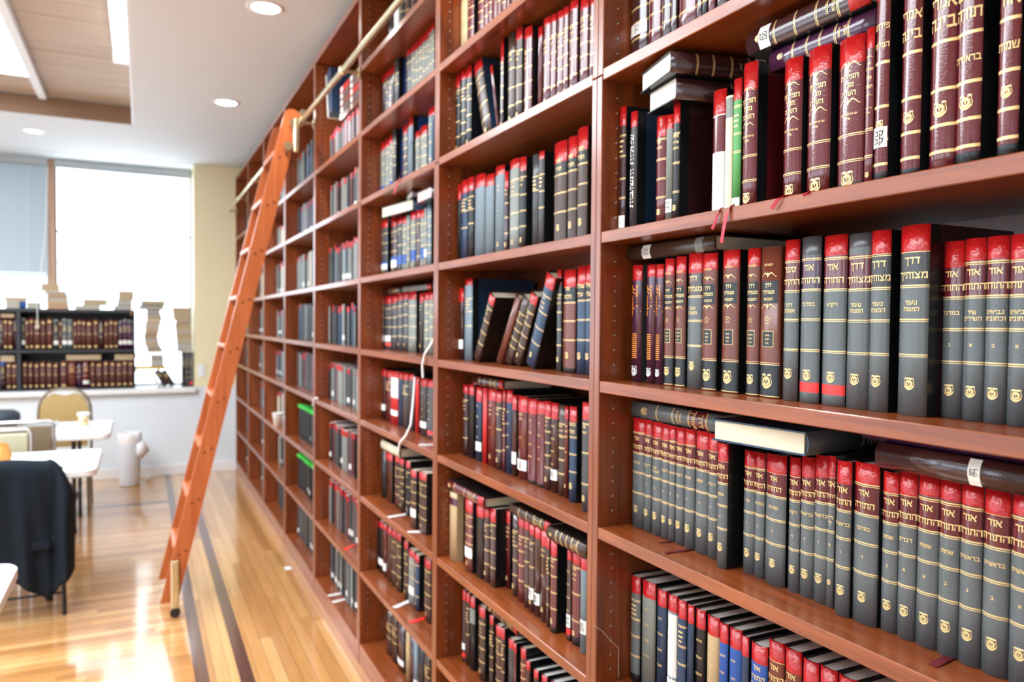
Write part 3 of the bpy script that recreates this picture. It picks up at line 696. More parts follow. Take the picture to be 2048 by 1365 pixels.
#@@DATA
#@@DATA
G1 = 'books on the %s shelf of the nearest bay'
A1 = (1180, 0, 2.3594); A2 = (1180, 430, 2.3594); A3 = (1180, 780, 2.333)
OR = 'P:אור:התורה:'
DG = 'P:דרך:מצותיך:טעמי:המצות:'
row(1, SH[6], A1, .062, 'top visible shelf, nearest bay', G1 % 'top', '''
183 262 9999 d - gl st=.62,.72 h=245
265 328 9999 m - gl h=240
330 375 9999 d - gl h=240
376 405 9999 d - gl h=240
407 495 9999 m - gl h=238 edge=w
500 525 9999 d - gl h=238
527 550 9999 k - gl h=240
550 586 9999 m - gl h=240
590 640 9999 d - gl h=240
650 720 9999 m r gl h=240
728 800 9999 d r gl h=242
806 880 9999 m r gl h=240
888 960 9999 d r gl h=240
968 1060 9999 m r gl h=240
1070 1160 9999 d r gl h=242''')
row(1, SH[5], A1, .040, 'second shelf down, nearest bay', G1 % 'second', '''
128 160 507 d r g0 st=.87,.97 bandf=.155 ink=0
181 213 530 K r hw side=b bandf=.13 D=180
300 349 552 m r gl bandf=.19
351 382 545 s r - st=.78,.90 bandf=.13
382 415 490 k r gl side=d bandf=.17 D=200
565 627 428 w r - mid=.21,.50,m bandf=.20 base=1
630 665 455 c - - mid=.02,.19,s base=3 D=150
666 705 375 G r g0 st=.90,.99 ink=0 bandf=.16
706 775 300 m r tf side=m bandf=.19 D=190
900 985 280 m r tf bandf=.16
1012 1120 225 m r tf bandf=.165
1157 1280 178 m r tf base=5 bandf=.18
1293 1332 135 m r tf
1335 1402 9999 m r ab:פירוש:המלות h=285 st=.72,.82 base=6 bandf=.1
1460 1552 9999 m r ab:אמרי:בינה h=285 base=5 bandf=.1
1595 1716 9999 m r ab:אמרי:בינה h=286 bandf=.1 edge=m
1718 1838 9999 m r ab:היים:תורה:בראשית h=292 base=7 bandf=.1
1920 2022 9999 m r ab:תורה:אור:שמות h=292 base=7 bandf=.1
2078 2180 9999 m r ab:תורה:אור:ויקרא h=292 bandf=.1
2240 2350 9999 m r ab:תורה:אור:במדבר h=292 bandf=.1''')
row(1, SH[4], A2, .064, 'third shelf down, nearest bay', G1 % 'third', '''
186 232 240 p r pu bandf=.13 edge=K
257 297 238 p r pu bandf=.10 edge=K
301 336 235 p r pu bandf=.11 edge=K
340 385 208 n r dm:ה bandf=.13
391 440 198 n r dm:ג bandf=.13
448 516 183 g r P:דרך:מצותיך:טעמי:המצות::d
516 586 183 n r dm:ב bandf=.12
610 690 168 n r dm:א bandf=.125
727 788 160 n r dm:ד bandf=.12
790 885 153 n - dm:א edge=n side=n
902 972 120 g r P:ספר:החקירה:דרך:אמונה::m bandf=.13
980 1072 105 g - P:אור:התורה:במדבר:::p rt=1 mid=0,.11,K
1085 1195 98 g r P:אור:התורה:ויקרא:::m rt=1 bandf=.12
1200 1305 90 g - P:דרך:מצותיך:טעמי:המצות::m mid=0,.08,K
1306 1400 75 g r P:דרך:מצותיך:טעמי:המצות::K
1445 1582 50 g r P:דרך:מצותיך:טעמי:המצות::K D=190 side=d
1626 1748 128 g r P:אור:התורה:במדבר::ג:m:.84 sb=.093 edge=g
1750 1850 113 g r P:אור:התורה:שיר:השירים:א:m:.84 sb=.093 edge=g
1853 1958 102 g r P:אור:התורה:נביאים:וכתובים:ב:m:.84 sb=.093 edge=g
1962 2075 92 g r P:אור:התורה:נביאים:וכתובים:א:m:.84 sb=.093 edge=g
2080 2200 86 g r P:אור:התורה:דברים::ג:m:.84 sb=.093 edge=g''')
row(1, SH[3], A3, .078, 'fourth shelf down, nearest bay', G1 % 'fourth', '''
187 243 132 g r P:אור:התורה:במדבר::ו
243 278 140 g r P:אור:התורה:דברים::ד edge=g
278 324 150 g r P:אור:התורה:שיר:השירים:ב edge=g
324 360 160 g r P:אור:התורה:דברים::ג edge=g
360 390 168 g r P:אור:התורה:בראשית::ב edge=g
390 430 175 g r P:אור:התורה:דברים::א edge=g
430 478 183 g r P:אור:התורה:שמות::ו edge=g
480 541 192 g r P:אור:התורה:שמות::ה edge=g
541 586 205 g r P:אור:התורה:דברים::ב edge=g
584 631 250 g r P:אור:התורה:שמות::ח sb=.055 edge=k side=k D=190
706 760 283 g r P:אור:התורה:שיר::ג
760 806 292 g r P:אור:התורה:במדבר::ד edge=g
806 900 302 g r P:אור:התורה:במדבר::ב sb=.074
918 970 315 g r P:אור:התורה:ויקרא::ד
971 1035 312 g r P:אור:התורה:בראשית::ד edge=g
1036 1100 305 g r P:אור:התורה:בראשית::ז edge=g
1101 1136 308 g r P:אור:התורה:רזי:לי:ה edge=g
1136 1205 332 g r P:אור:התורה:בראשית::ו sb=.066 D=190
1212 1330 342 g r P:אור:התורה:במדבר::ד sb=.070
1350 1425 383 g r P:אור:התורה:שמות::ג
1426 1510 382 g r P:אור:התורה:דברים::א edge=g
1512 1612 402 g r P:אור:התורה:שמות::א edge=g
1614 1710 420 g r P:אור:התורה:שמות::ב edge=g
1712 1815 438 g r P:אור:התורה:בראשית::ג edge=g
1818 1942 458 g r P:אור:התורה:בראשית::ב edge=g
1946 2075 480 g r P:אור:התורה:בראשית::א edge=g''')
row(1, SH[2], A3, .084, 'lowest shelf, nearest bay', G1 % 'lowest', '''
180 222 868 g r g0 base=8 bandf=.16 pg=pagew
231 293 893 s r bt bandf=.15 pg=pagew
302 345 932 b r bt bandf=.15 pg=pagew
352 395 955 l r hw bandf=.15 pg=pagew mid=.17,.72,w st=.74,.95
399 438 980 b r g0 bandf=.16 pg=pagew
445 476 1002 b r - bandf=.16 pg=pagew
483 526 1024 k r bt bandf=.16 pg=pagew
533 590 1055 t r bt bandf=.16 pg=pagew
593 633 1088 B r bt bandf=.16 pg=pagew
637 695 1113 B r bt bandf=.16 pg=pagew
697 731 1148 b r - bandf=.16 pg=pagew
736 812 1188 B r P:אור:התורה::::B pg=pagew
817 890 1172 n r P:אור:התורה:בראשית:::n bandf=.14 pg=pagew
893 970 1210 n r P:אור:התורה:שמות:::n bandf=.16 pg=pagew
976 1050 1262 k r bt bandf=.18 pg=pagew
1054 1136 1296 n r bt bandf=.18 pg=pagew
1140 1230 1340 n r bt bandf=.18 pg=pagew
1236 1330 1385 k r bt bandf=.18 pg=pagew
1336 1440 1430 b r bt bandf=.18 pg=pagew
1446 1560 1480 n r bt bandf=.18 pg=pagew''')
# books lying on top, nearest bay
flat(1, SH[5], A1, 'cream-edged maroon book lying under another on the short books, nearest bay', 'books lying flat, nearest bay', 'e', 255, 430, 470, .042, .20, 'd', '-', 'g0', sb=.030, yaw=-9, st=(.05, .14), pg='pagew')
flat(1, SH[5], A1, 'black book with call sticker lying tilted topmost beside the siddur row', 'books lying flat, nearest bay', 'e', 205, 420, 330, .040, .21, 'd', '-', 'gl', sb=.014, yaw=-13, st=(.06, .17), pg='pagew')
flat(1, SH[5], A1, 'creased plum book lying flat across four siddur volumes, nearest bay', 'books lying flat, nearest bay', 's', 845, 1345, 200, .036, .19, 'p', '-', 'gl', sb=.06)
flat(1, SH[5], A1, 'glossy dark book with red top lying topmost across the siddur volumes', 'books lying flat, nearest bay', 's', 735, 1310, 160, .040, .20, 'd', 'r', 'gl', sb=.045, st=(.78, .88))
flat(1, SH[4], A2, 'worn brown book lying with paper label over the purple-spined books', 'books lying flat, nearest bay', 's', 172, 585, 170, .030, .20, 'o', '-', None, sb=.062, mid=(.12, .20, 's'), st=(.70, .80), pg='page', edge='o')
flat(1, SH[3], A3, 'grey book with maroon title panel lying on the grey volumes', 'books lying flat, nearest bay', 's', 190, 605, 100, .034, .185, 'g', '-', 'P:דרך:מצותיך:טעמי:המצות:', sb=.076, mid=(0, .1, 'g'), edge='g')
flat(1, SH[3], A3, 'blue book lying with cream page edges outward over the grey volumes', 'books lying flat, nearest bay', 'e', 590, 1000, 250, .038, .24, 'K', '-', 'g0', sb=.035, yaw=6, side='b', edge='b', st=(.10, .2))
flat(1, SH[3], A3, 'black book with white sticker lying across the grey volumes, lower of two', 'books lying flat, nearest bay', 'S', 1328, 2120, 340, .036, .20, 'd', '-', None, sb=.052, st=(.60, .67))
flat(1, SH[3], A3, 'dark maroon book lying on the black stickered one, right under the shelf', 'books lying flat, nearest bay', 'S', 1265, 2160, 270, .028, .20, 'p', '-', None, sb=.066)

# ---- second bay
G2 = 'books on shelf %s of the second bay'
B4 = (860, 0, 2.528); B5 = (860, 500, 2.967); B6 = (860, 900, 2.936)
row(2, SH[7], B4, .07, 'top visible shelf, second bay', G2 % 'one', '''
148 180 9999 t r g0 h=240
185 213 9999 m - gl h=250
236 262 9999 m - gl h=235
264 285 9999 m - gl h=235
287 306 9999 m - gl h=235
308 331 9999 m - gl h=236
332 351 9999 m - gl h=236
352 376 9999 m - gl h=235
378 396 9999 m - gl h=235
398 424 9999 m - gl h=235
427 450 9999 m r gl h=235
455 490 9999 d r gl h=235
495 530 9999 m r gl h=235
540 590 9999 k r gl h=240
596 650 9999 m r gl h=240
660 720 9999 d r gl h=240''')
row(2, SH[6], B4, .055, 'second shelf down, second bay', G2 % 'two', '''
118 142 372 k r gl bandf=.18
145 172 350 k r gl bandf=.12
174 200 335 k r gl
L 262 308 668 205 252 322 o r gl side=b edge=b D=150
L 338 350 605 292 318 335 m r - D=150
337 366 195 d r gl bandf=.25
385 419 170 o - gl
422 456 142 o r gl bandf=.13
465 505 142 m r gl base=12
538 560 140 m r - sb=.07
562 598 95 m r gl bandf=.08
601 629 78 m r gl bandf=.08
633 664 60 m r gl bandf=.08
665 691 40 m r gl bandf=.09
693 736 8 m r gl bandf=.09
746 790 -15 m r gl
800 824 -30 m r gl''')
row(2, SH[5], B4, .060, 'third shelf down, second bay', G2 % 'three', '''
133 148 935 k r - bandf=.2
148 180 915 b r g0 bandf=.16
182 212 900 k r g0 bandf=.16
218 268 885 l r - bandf=.15
270 314 885 l r - bandf=.14
320 366 842 l r tx bandf=.10
370 388 870 d r gl bandf=.2
393 440 808 s r gl bandf=.1
443 475 798 k r gl bandf=.15 sb=.05
508 540 785 K - g0
541 568 768 K r g0 bandf=.08
616 680 720 o r P:ספר:תורה::::k base=3 bandf=.2
685 731 695 o r P:ספר:תורה::::k base=3 bandf=.2
733 785 648 o r P:ספר:תורה::::k base=4 bandf=.2''')
row(2, SH[4], B5, .070, 'fourth shelf down, second bay', G2 % 'four', '''
160 188 228 d r - st=.72,.85 bandf=.2 ink=0
195 240 173 l r g0 bandf=.08 side=b D=230
L 243 280 668 343 380 268 o r gl D=210 sb=.05
L 375 410 672 500 527 282 n - - side=n edge=n D=190 sb=.06
L 422 470 668 540 572 280 o - gl D=150
L 476 522 672 590 632 262 o r gl D=170
L 548 606 704 680 738 148 b r gl D=200 sb=.05
744 771 120 K r gl bandf=.15
777 850 120 n r P:ספר:הלכות::::k base=5 bandf=.17
858 911 98 b r P:שולחן:ערוך::::k bandf=.17
913 950 90 b r P:שולחן:ערוך::::k bandf=.17''')
row(2, SH[3], B5, .075, 'fifth shelf down, second bay', G2 % 'five', '''
187 212 800 d r gl
217 250 798 k r -
262 296 813 b r bt bandf=.2 st=.74,.86 ink=0
305 328 820 r - -
332 379 825 m r tx bandf=.15
381 413 838 d r gl
425 440 833 m r g0
441 476 833 b r bt bandf=.15
478 504 862 d r - st=.70,.85 ink=0 bandf=.18
509 564 868 m r tx st=.76,.89 bandf=.19
567 619 883 m r bt bandf=.18 base=4
621 669 898 m r bt bandf=.15 base=4
670 703 898 d r gl bandf=.18
705 746 908 d r bt st=.74,.86 bandf=.18
750 791 920 o - gl
792 812 928 m r tx
813 856 930 b r P:משנה:תורה::::K sb=.065 bandf=.16
887 936 905 K r gl sb=.045 bandf=.16''')
row(2, SH[2], B6, .055, 'sixth shelf down, second bay', G2 % 'six', '''
105 148 250 t - - mid=.08,.19,p sb=.036 side=d edge=t
195 238 288 m r gl st=.66,.80 sb=.036 bandf=.18 ink=0
260 303 315 k r - bandf=.18 sb=.045
305 336 330 d r gl sb=.048
342 373 345 d r gl sb=.048 bandf=.17
430 461 355 m r tx sb=.085 bandf=.16
474 503 375 d - gl sb=.075
505 541 390 m r gl sb=.07
545 571 405 d r gl sb=.065
573 601 438 d r gl st=.72,.85 sb=.062
603 636 450 d r - st=.74,.87 sb=.062
638 676 472 d r tx sb=.06 bandf=.17
678 694 510 d r g0 sb=.055
695 732 528 m r gl sb=.05 bandf=.17 base=6
796 820 570 d r bt sb=.062 rt=1 st=.72,.86
820 868 575 m r gl sb=.062 bandf=.16 base=9
872 910 618 l r - sb=.055 st=.66,.80 bandf=.15''')
row(2, SH[1], B6, .075, 'seventh shelf down, second bay', G2 % 'seven', '''
183 200 822 d r - rt=1 st=.74,.83 ink=0
203 222 838 o r g0
224 252 862 k r - mid=.16,.36,s
275 312 920 o r gl
342 363 970 o r g0
375 411 1030 d r gl
412 430 1045 d r g0
450 482 1110 K r -
486 500 1135 m r -
522 551 1162 m r gl
555 578 1238 d r - pg=pagew
600 626 1290 d r - pg=pagew
645 676 1322 d r - pg=pagew
700 735 1360 m r - pg=pagew
745 785 1400 K r - pg=pagew
795 835 1450 d r - pg=pagew
845 880 1500 m r - pg=pagew''')
F2 = 'books lying flat, second bay'
flat(2, SH[3], B5, 'maroon book lying on the row just under the orange shelf edge', F2, 's', 245, 430, 800, .028, .17, 'd', 'r', 'g0', sb=.07)
flat(2, SH[2], B6, 'maroon book with red end lying over the frayed tan book', F2, 's', 88, 312, 270, .030, .17, 'm', 'r', 'gl', sb=.025)
flat(2, SH[2], B6, 'brown book lying in the middle of the sixth shelf row', F2, 's', 462, 700, 400, .028, .17, 'o', 'r', 'gl', sb=.05)
flat(2, SH[2], B6, 'dark brown book lying beside the upright, over maroon books', F2, 's', 680, 915, 540, .034, .18, 'o', '-', 'gl', sb=.035)
flat(2, SH[1], B6, 'worn umber book lying on the seventh shelf row, second bay', F2, 's', 330, 510, 1000, .030, .17, 'o', 'r', 'gl', sb=.075)

# ---- third bay
G3 = 'books on shelf %s of the third bay'
C1 = (600, 0, 2.73); C4 = (600, 450, 2.73); C8 = (600, 865, 2.73)
row(3, 2.71, C1, .08, 'top visible shelf, third bay', G3 % 'one', '''
470 500 9999 k - - h=230
505 532 9999 w r - h=215
536 560 9999 k - gl h=220
564 590 9999 d - gl h=220
595 625 9999 d - gl h=225
630 660 9999 k r gl h=225
668 700 9999 d r gl h=225''', 1)
row(3, SH[7], C1, .085, 'second shelf down, third bay', G3 % 'two', '''
440 458 412 d r - st=.85,.95
459 475 395 K r gl
476 492 380 d r gl
493 506 365 d r -
507 530 298 K - g0 side=B D=220
571 598 268 K r gl mid=.80,1,B
600 620 245 s r gl mid=.80,1,B
622 640 225 s r gl mid=.80,1,B
642 660 205 s r gl mid=.80,1,B
662 678 185 s r gl mid=.80,1,B
680 695 165 s r gl mid=.80,1,B
697 712 140 s r gl mid=.80,1,B
714 727 118 s r gl mid=.80,1,B''', 1)
row(3, SH[6], C1, .085, 'third shelf down, third bay', G3 % 'three', '''
413 432 790 b r bt
434 455 780 s r gl mid=.75,1,B
458 478 765 s r gl
480 497 740 s r gl mid=.75,1,B
498 515 703 K - g0 side=B D=220
553 578 690 K r gl
580 608 633 l r - side=B D=220
622 645 722 s r gl
647 685 692 s r gl mid=.82,1,B side=B
695 712 590 l r gl
714 728 578 b r -''', 1)
row(3, SH[5], C4, .090, 'fourth shelf down, third bay', G3 % 'four', '''
435 470 -18 K r gl mid=.72,.86,B st=.76,.86
490 520 -30 d r gl mid=.66,.82,B st=.72,.85
522 548 -40 K r gl mid=.66,.82,B
552 572 -46 s r gl mid=.66,.82,B
575 591 -52 s - gl
595 622 -68 s r gl mid=.62,.80,B
627 648 -75 d r gl
650 671 -80 s r gl mid=.62,.80,B
673 686 -90 s - gl st=.66,.78
688 708 -112 l - gl''', 1)
row(3, SH[4], C4, .105, 'fifth shelf down, third bay', G3 % 'five', '''
430 456 395 K r gl st=.74,.86
457 488 390 K r gl rt=1 st=.74,.85
490 520 385 K r gl
523 550 375 K r gl
552 581 370 K r gl
583 626 365 s r gl
645 666 375 K r tx
670 695 370 s r gl
697 719 366 s r gl''', 1)
row(3, SH[3], C4, .095, 'sixth shelf down, third bay', G3 % 'six', '''
430 459 785 d r - st=.7,.82
462 488 795 m r g0
488 527 800 r - - mid=.12,.5,w st=.74,.84
530 550 805 b r -
552 581 808 K r g0
583 612 812 K r -
622 641 830 r r -
648 682 840 K r bt st=.75,.86
685 720 845 K r bt rt=1''', 1)
row(3, SH[2], C8, .080, 'seventh shelf down, third bay', G3 % 'seven', '''
437 458 105 k - -
460 496 112 d r -
510 535 125 d r gl
537 558 136 o r gl
570 592 156 k r gl
595 625 205 o r gl sb=.040 st=.66,.80
627 681 215 o r gl sb=.050 base=3''', 1)
row(3, SH[1], C8, .078, 'eighth shelf down, third bay', G3 % 'eight', '''
408 420 480 d r -
421 446 485 k r - st=.72,.84
448 463 500 m r - st=.74,.88
466 490 515 d r -
491 516 530 o r gl
517 543 545 o r gl
560 581 590 o r gl
585 615 640 s r gl st=.66,.80
617 641 665 b r gl
670 705 690 o r gl''', 1)
row(3, SH[0], C8, .085, 'bottom shelf, third bay', G3 % 'nine', '''
465 490 990 o - g0
492 521 1010 o - g0
525 560 1050 d - - st=.74,.86
572 590 1090 t - g0
592 612 1110 d - -
615 633 1130 l - - st=.78,.95
635 666 1160 k - -
670 700 1215 o - g0''', 1)
F3 = 'books lying flat, third bay'
flat(3, SH[5], C4, 'dark blue book with cream pages lying over the fourth shelf row', F3, 'e', 470, 590, -70, .045, .20, 'b', '-', None, 1, sb=.06, yaw=8, pg='page')
flat(3, SH[5], C4, 'pale book lying over the end of the fourth shelf row', F3, 'e', 560, 634, -100, .035, .20, 'd', '-', None, 1, sb=.08, yaw=-10, pg='pagew')
flat(3, SH[5], C4, 'book with pinkish page edges lying beside the upright, fourth shelf row, third bay', F3, 'e', 637, 718, -105, .042, .20, 'd', '-', None, 1, sb=.05, pg='pk')
flat(3, SH[4], C4, 'dark book lying along the fifth shelf row, third bay', F3, 's', 450, 545, 360, .026, .17, 'd', '-', 'g0', 1, sb=.1)
flat(3, SH[4], C4, 'pale book lying beside the dark one, fifth shelf row', F3, 's', 560, 715, 350, .022, .17, 's', 'r', None, 1, sb=.1)
flat(3, SH[2], C8, 'cream book lying flat beneath the hanging white strap', F3, 's', 440, 540, 80, .040, .17, 'c', '-', None, 1, sb=.065)
#@@FAR
#@@FAR
# ---- the rows beyond the third bay: hundreds of small spines, kept as one mass
def far_mass():
    rnd = random.Random(5); keys = list(BM.keys()); mb = MB()
    pal = {4: ['KKKsb', 'dmKKs', 'KKsmd', 'KKmss', 'KKdsb', 'ssKlK', 'mdKKs', 'dmmKd'], 5: ['KKKKK', 'KKgKK', 'KKgKK', 'KmmKs', 'KKsbK', 'sscls', 'bsKdp', 'sKlKb'],
           6: ['KKsKd', 'KcKKd', 'KlKcd', 'KsKKl', 'KdsKb', 'sslcs', 'ssccs', 'dKKpd'], 7: ['KdKsb', 'KlKKd', 'sKdlK', 'KbKds', 'tKlsK', 'lstKc', 'ssdKK', 'KdKdK'], 8: ['KdKsb', 'Kldbd', 'bKdlK', 'KbKds', 'lKlsK', 'lsdKc', 'dKKmK', 'KdKdK']}
    def one(x, y0, T, z, h, col, band, stick, D=.16, green=False):
        n = 4; rb = T*.15
        zs = [0, h*.86, h] if band else [0, h]
        if stick: zs = sorted(set(zs+[h*.12, h*.24]))
        sec = [(D, T)]+[(rb*(2*j/n-1)**2, T*(1-j/n)) for j in range(n+1)]+[(D, 0)]; N = len(sec); v = [(x+a, y0+b, z+q) for q in zs for a, b in sec]
        f = []; m = []
        for r in range(len(zs)-1):
            mid = (zs[r]+zs[r+1])/2; k = 'red' if band and mid > h*.86 else ('stk' if stick and h*.12 < mid < h*.24 else col)
            for j in range(N-1):
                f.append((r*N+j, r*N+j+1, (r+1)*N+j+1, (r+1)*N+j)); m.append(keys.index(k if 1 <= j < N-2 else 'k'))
        t = (len(zs)-1)*N; f.append(tuple(range(t, t+N))); m.append(keys.index('neon' if green else 'pagew'))
        f.append((0, t, t+N-1, N-1)); m.append(keys.index('page'))
        b = len(mb.v); mb.v += v; mb.f += [[b+i for i in q] for q in f]; mb.m += m; mb.sm += [False]*len(f)
        if green: mb.box(x-.003, x+.02, y0, y0+T, z+h-.012, z+h+.010, keys.index('neon'))
    for b in range(4, 9):
        yn, yf = Dv(b-2)+TP+.003, Dv(b-1)-TP-.003
        for i, z in enumerate(SH):
            top = (SH[i+1]-TS) if i < 7 else 3.02; y = yf-rnd.choice((.004, .01, .03, .05)); p_ = pal[b][i]
            if b >= 5 and i < 3: y -= .05
            hh = (top-z)*rnd.uniform(.66, .78) if i < 7 else .27
            if i == 7 and b in (4, 6): hh = .20
            green = b == 5 and i in (1, 2); end = yn+rnd.choice((0, 0, .02, .1))
            if b == 4 and i in (1,): end = yn+.02
            while y > end+.015:
                T = rnd.uniform(.018, .042)
                if y-T < yn: break
                h = min(hh*rnd.uniform(.93, 1.05), top-z-.012); c = rnd.choice(p_)
                sb = rnd.uniform(.07, .085) if not (b >= 6) else rnd.uniform(.09, .105)
                one(P+sb, y-T, T-.0006, z+.0004, hh if green else h, 'k' if green else c, (rnd.random() < (.75 if b == 4 else .4)) and not green and not (i == 0), rnd.random() < .2, green=green)
                y -= T+(.012 if rnd.random() < .08 else 0)
            if i == 7 and b == 4:
                y = yf-.14
                for q in range(3): mb.box(P+.075, P+.10, y-.03, y, z+.165, z+.195, keys.index('pink')); y -= .032      # second layer lying along the top of the row
                y = yf-.30
                for q in range(3):
                    for k2 in range(5):
                        zz = z+.215+k2*.035; mb.box(P+.07, P+.22, y-.2, y, zz, zz+.032, keys.index(('m', 'd', 'n', 'd', 'red')[(q*2+k2) % 5])); mb.box(P+.0685, P+.07, y-.06, y-.03, zz+.004, zz+.028, keys.index('stk'))
                    y -= .21
    o = mb.build('distant_book_rows', [BM[k] for k in keys]); fixn(o)
    tag(o, 'blurred dark and red-topped books filling the bays beyond the third', 'books', kind='stuff')
far_mass()

# small things on the shelves
def place(M_, x, y, z): return Matrix.Translation((x, y, z))
def ribbon(px, label, mt, wd=.006, rest=None):
    """cloth ribbon through pixel points, each with its own distance from the bookcase front"""
    pts = [on_x(a, b, P+c) for a, b, c in px]; o = pts[0].copy()
    mb = MB(); v = []; f = []
    for i, p in enumerate(pts):
        d = (pts[min(i+1, len(pts)-1)]-pts[max(i-1, 0)]).normalized(); s = d.cross(Vector((1, 0, .35))).normalized()*wd/2; up = Vector((-.0004, 0, .0003))
        q = p-o; v += [q-s, q+s, q+s+up, q-s+up]
    for i in range(len(pts)-1):
        for j in range(4): f.append((4*i+j, 4*i+(j+1) % 4, 4*i+4+(j+1) % 4, 4*i+4+j))
    f += [(0, 1, 2, 3), (4*len(pts)-4, 4*len(pts)-1, 4*len(pts)-2, 4*len(pts)-3)]
    mb.add(v, f); ob = mb.build('bookmark_ribbon', mt); ob.location = o; fixn(ob); tag(ob, label, 'bookmark ribbon', 'bookmark ribbons hanging from the books'); return ob
ribbon([(1448, 418, .03), (1440, 421, .0), (1434, 432, -.004), (1430, 447, -.004), (1424, 459, -.004)], 'shorter red ribbon hanging over shelf edge below the green book', M['ribbon'])
ribbon([(1470, 412, .03), (1460, 417, .0), (1452, 435, -.004), (1447, 460, -.006), (1443, 486, -.006)], 'longer red ribbon hanging over shelf edge down to the worn brown book', M['ribbon'], .0075)
ribbon([(1590, 391, .03), (1568, 393, .0), (1556, 400, -.004), (1543, 418, -.005)], 'red ribbon over shelf edge below the second siddur volume', M['ribbon'])
ribbon([(1632, 384, .02), (1618, 386, .0), (1606, 391, -.004)], 'tiny red ribbon end beside the third siddur volume', M['ribbon'], .005)
def shelf_ribbon(pts, z, label, wd=.009):
    q = [on_z(a, b, z+.0006+.0015*(i % 2)) for i, (a, b) in enumerate(pts)]; o = q[0].copy(); mb = MB(); v = []; f = []
    for i, p in enumerate(q):
        d = (q[min(i+1, len(q)-1)]-q[max(i-1, 0)]); d.z = 0; s = d.normalized().cross(Vector((0, 0, 1)))*wd/2; p = p-o; up = Vector((0, 0, .0006)); v += [p-s, p+s, p+s+up, p-s+up]
    for i in range(len(q)-1):
        for j in range(4): f.append((4*i+j, 4*i+(j+1) % 4, 4*i+4+(j+1) % 4, 4*i+4+j))
    f += [(0, 1, 2, 3), (4*len(q)-4, 4*len(q)-1, 4*len(q)-2, 4*len(q)-3)]
    mb.add(v, f); ob = mb.build('bookmark_ribbon', M['ribbon_dark']); ob.location = o; fixn(ob); tag(ob, label, 'bookmark ribbon', 'bookmark ribbons hanging from the books')
shelf_ribbon([(1390, 1098), (1370, 1101), (1352, 1104), (1330, 1106)], SH[3], 'dark red ribbon curled on the shelf below the grey volumes')
shelf_ribbon([(1350, 1080), (1335, 1084), (1318, 1086)], SH[3], 'short dark ribbon on the shelf beside the leftmost grey volumes', .006)
shelf_ribbon([(1608, 1190), (1590, 1180), (1570, 1176)], SH[3], 'dark red ribbon loop under the middle grey volumes', .010)
shelf_ribbon([(1902, 1315), (1885, 1322), (1865, 1333)], SH[3], 'dark ribbon lying beyond the grey volumes near the frame edge', .012)
shelf_ribbon([(1822, 1277), (1805, 1270), (1792, 1265)], SH[3], 'maroon ribbon tip under the third last grey volumes', .009)
ribbon([(822, 283, .085), (812, 320, .05), (800, 355, .0), (794, 372, -.005), (788, 388, -.006)], 'long red ribbon hanging over a shelf edge of the third bay', M['ribbon'], .010)
def strap(px, label):
    pts = [on_x(a, b, P+c) for a, b, c in px]; o = pts[0].copy(); ob = MB().tube([p-o for p in pts], .0045, 6).build('white_strap', M['bag']); ob.location = o
    tag(ob, label, 'strap', 'white straps over the shelf edges'); return ob
strap([(866, 682, .02), (862, 690, -.008), (850, 708, -.009), (845, 730, -.009), (846, 756, -.009)], 'white strap hanging from the fifth shelf edge of the third bay')
strap([(830, 755, .08), (827, 800, .04), (822, 850, .0), (812, 872, -.010), (800, 886, -.011), (797, 905, -.011)], 'long white strap hanging down over the cream book')
strap([(636, 797, -.0065), (632, 796, -.008), (627, 800, -.010), (626, 812, -.010)], 'short white strap looped over a shelf of the fourth bay')
def slip(px, py, z, a, label, m='paper', sz=(.10, .022)):
    v = on_z(px, py, z); t = MB().box(-sz[0]/2, sz[0]/2, -sz[1]/2, sz[1]/2, .0004, .0022).build('paper_slip', BM['tape'] if m == 'r' else M[m]); t.location = (max(v.x, P+sz[0]*.55), v.y, z); t.rotation_euler = (0, 0, math.radians(a)); tag(t, label, 'paper slip', 'paper slips on the shelves')
slip(790, 1033, SH[2], 10, 'white paper slip on the seventh shelf of the third bay')
slip(832, 1066, SH[2], -20, 'white paper slip near black-backed book in the third bay')
slip(800, 1210, SH[1], 30, 'white slip with blue end on the eighth shelf')
slip(842, 1240, SH[1], 15, 'red slip on the eighth shelf of the third bay', 'r')
slip(672, 1190, SH[0], 5, 'white slip on the bottom shelf, fourth bay, upper one')
slip(680, 1202, SH[0], 12, 'white slip on the bottom shelf, fourth bay, lower one')
slip(700, 1095, SH[1], 40, 'red slip on a low shelf of the fourth bay', 'r')
slip(845, 892, SH[3], -15, 'white slip on the sixth shelf beside the red-taped book')
q_ = [on_y(a, b, Dv(0)-TP-.0008) for a, b in ((1189, 1252), (1203, 1262), (1215, 1275), (1224, 1285), (1237, 1296), (1237, 1330), (1237, 1356))]; o = MB().tube([p-q_[0] for p in q_], .0005, 5).build('loose_thread', M['bag']); o.location = q_[0]; tag(o, 'thin pale thread hanging on the inside of the first upright', 'thread')
cu = on_x(556, 884, P+.03); t = thing('foam_cup', 'white foam cup on a low shelf of the sixth bay', 'cup', (cu.x, cu.y, SH[2]+.0005))
MB().lathe([(0, 0), (.028, 0), (.042, .10), (.044, .102), (.040, .10), (.027, .006), (0, .006)], (0, 0, 0), 16).build('cup_body', M['cup_white'], t)
# broom-like tools at the left of the bottom shelf, third bay
v = on_z(716, 1305, SH[0]); tl = thing('hand_brush', 'cream hand brush leaning against the upright on the bottom shelf', 'brush', (P+.16, Dv(2)-TP-.10, SH[0]+.001))
MB().tube([(0, 0, .045), (0, .0, .27)], .010, 8).build('handle', BM['c'], tl); mb = MB().box(-.03, .03, -.012, .012, 0, .05, bev=.006); mb.build('bristles', M['paper'], tl)
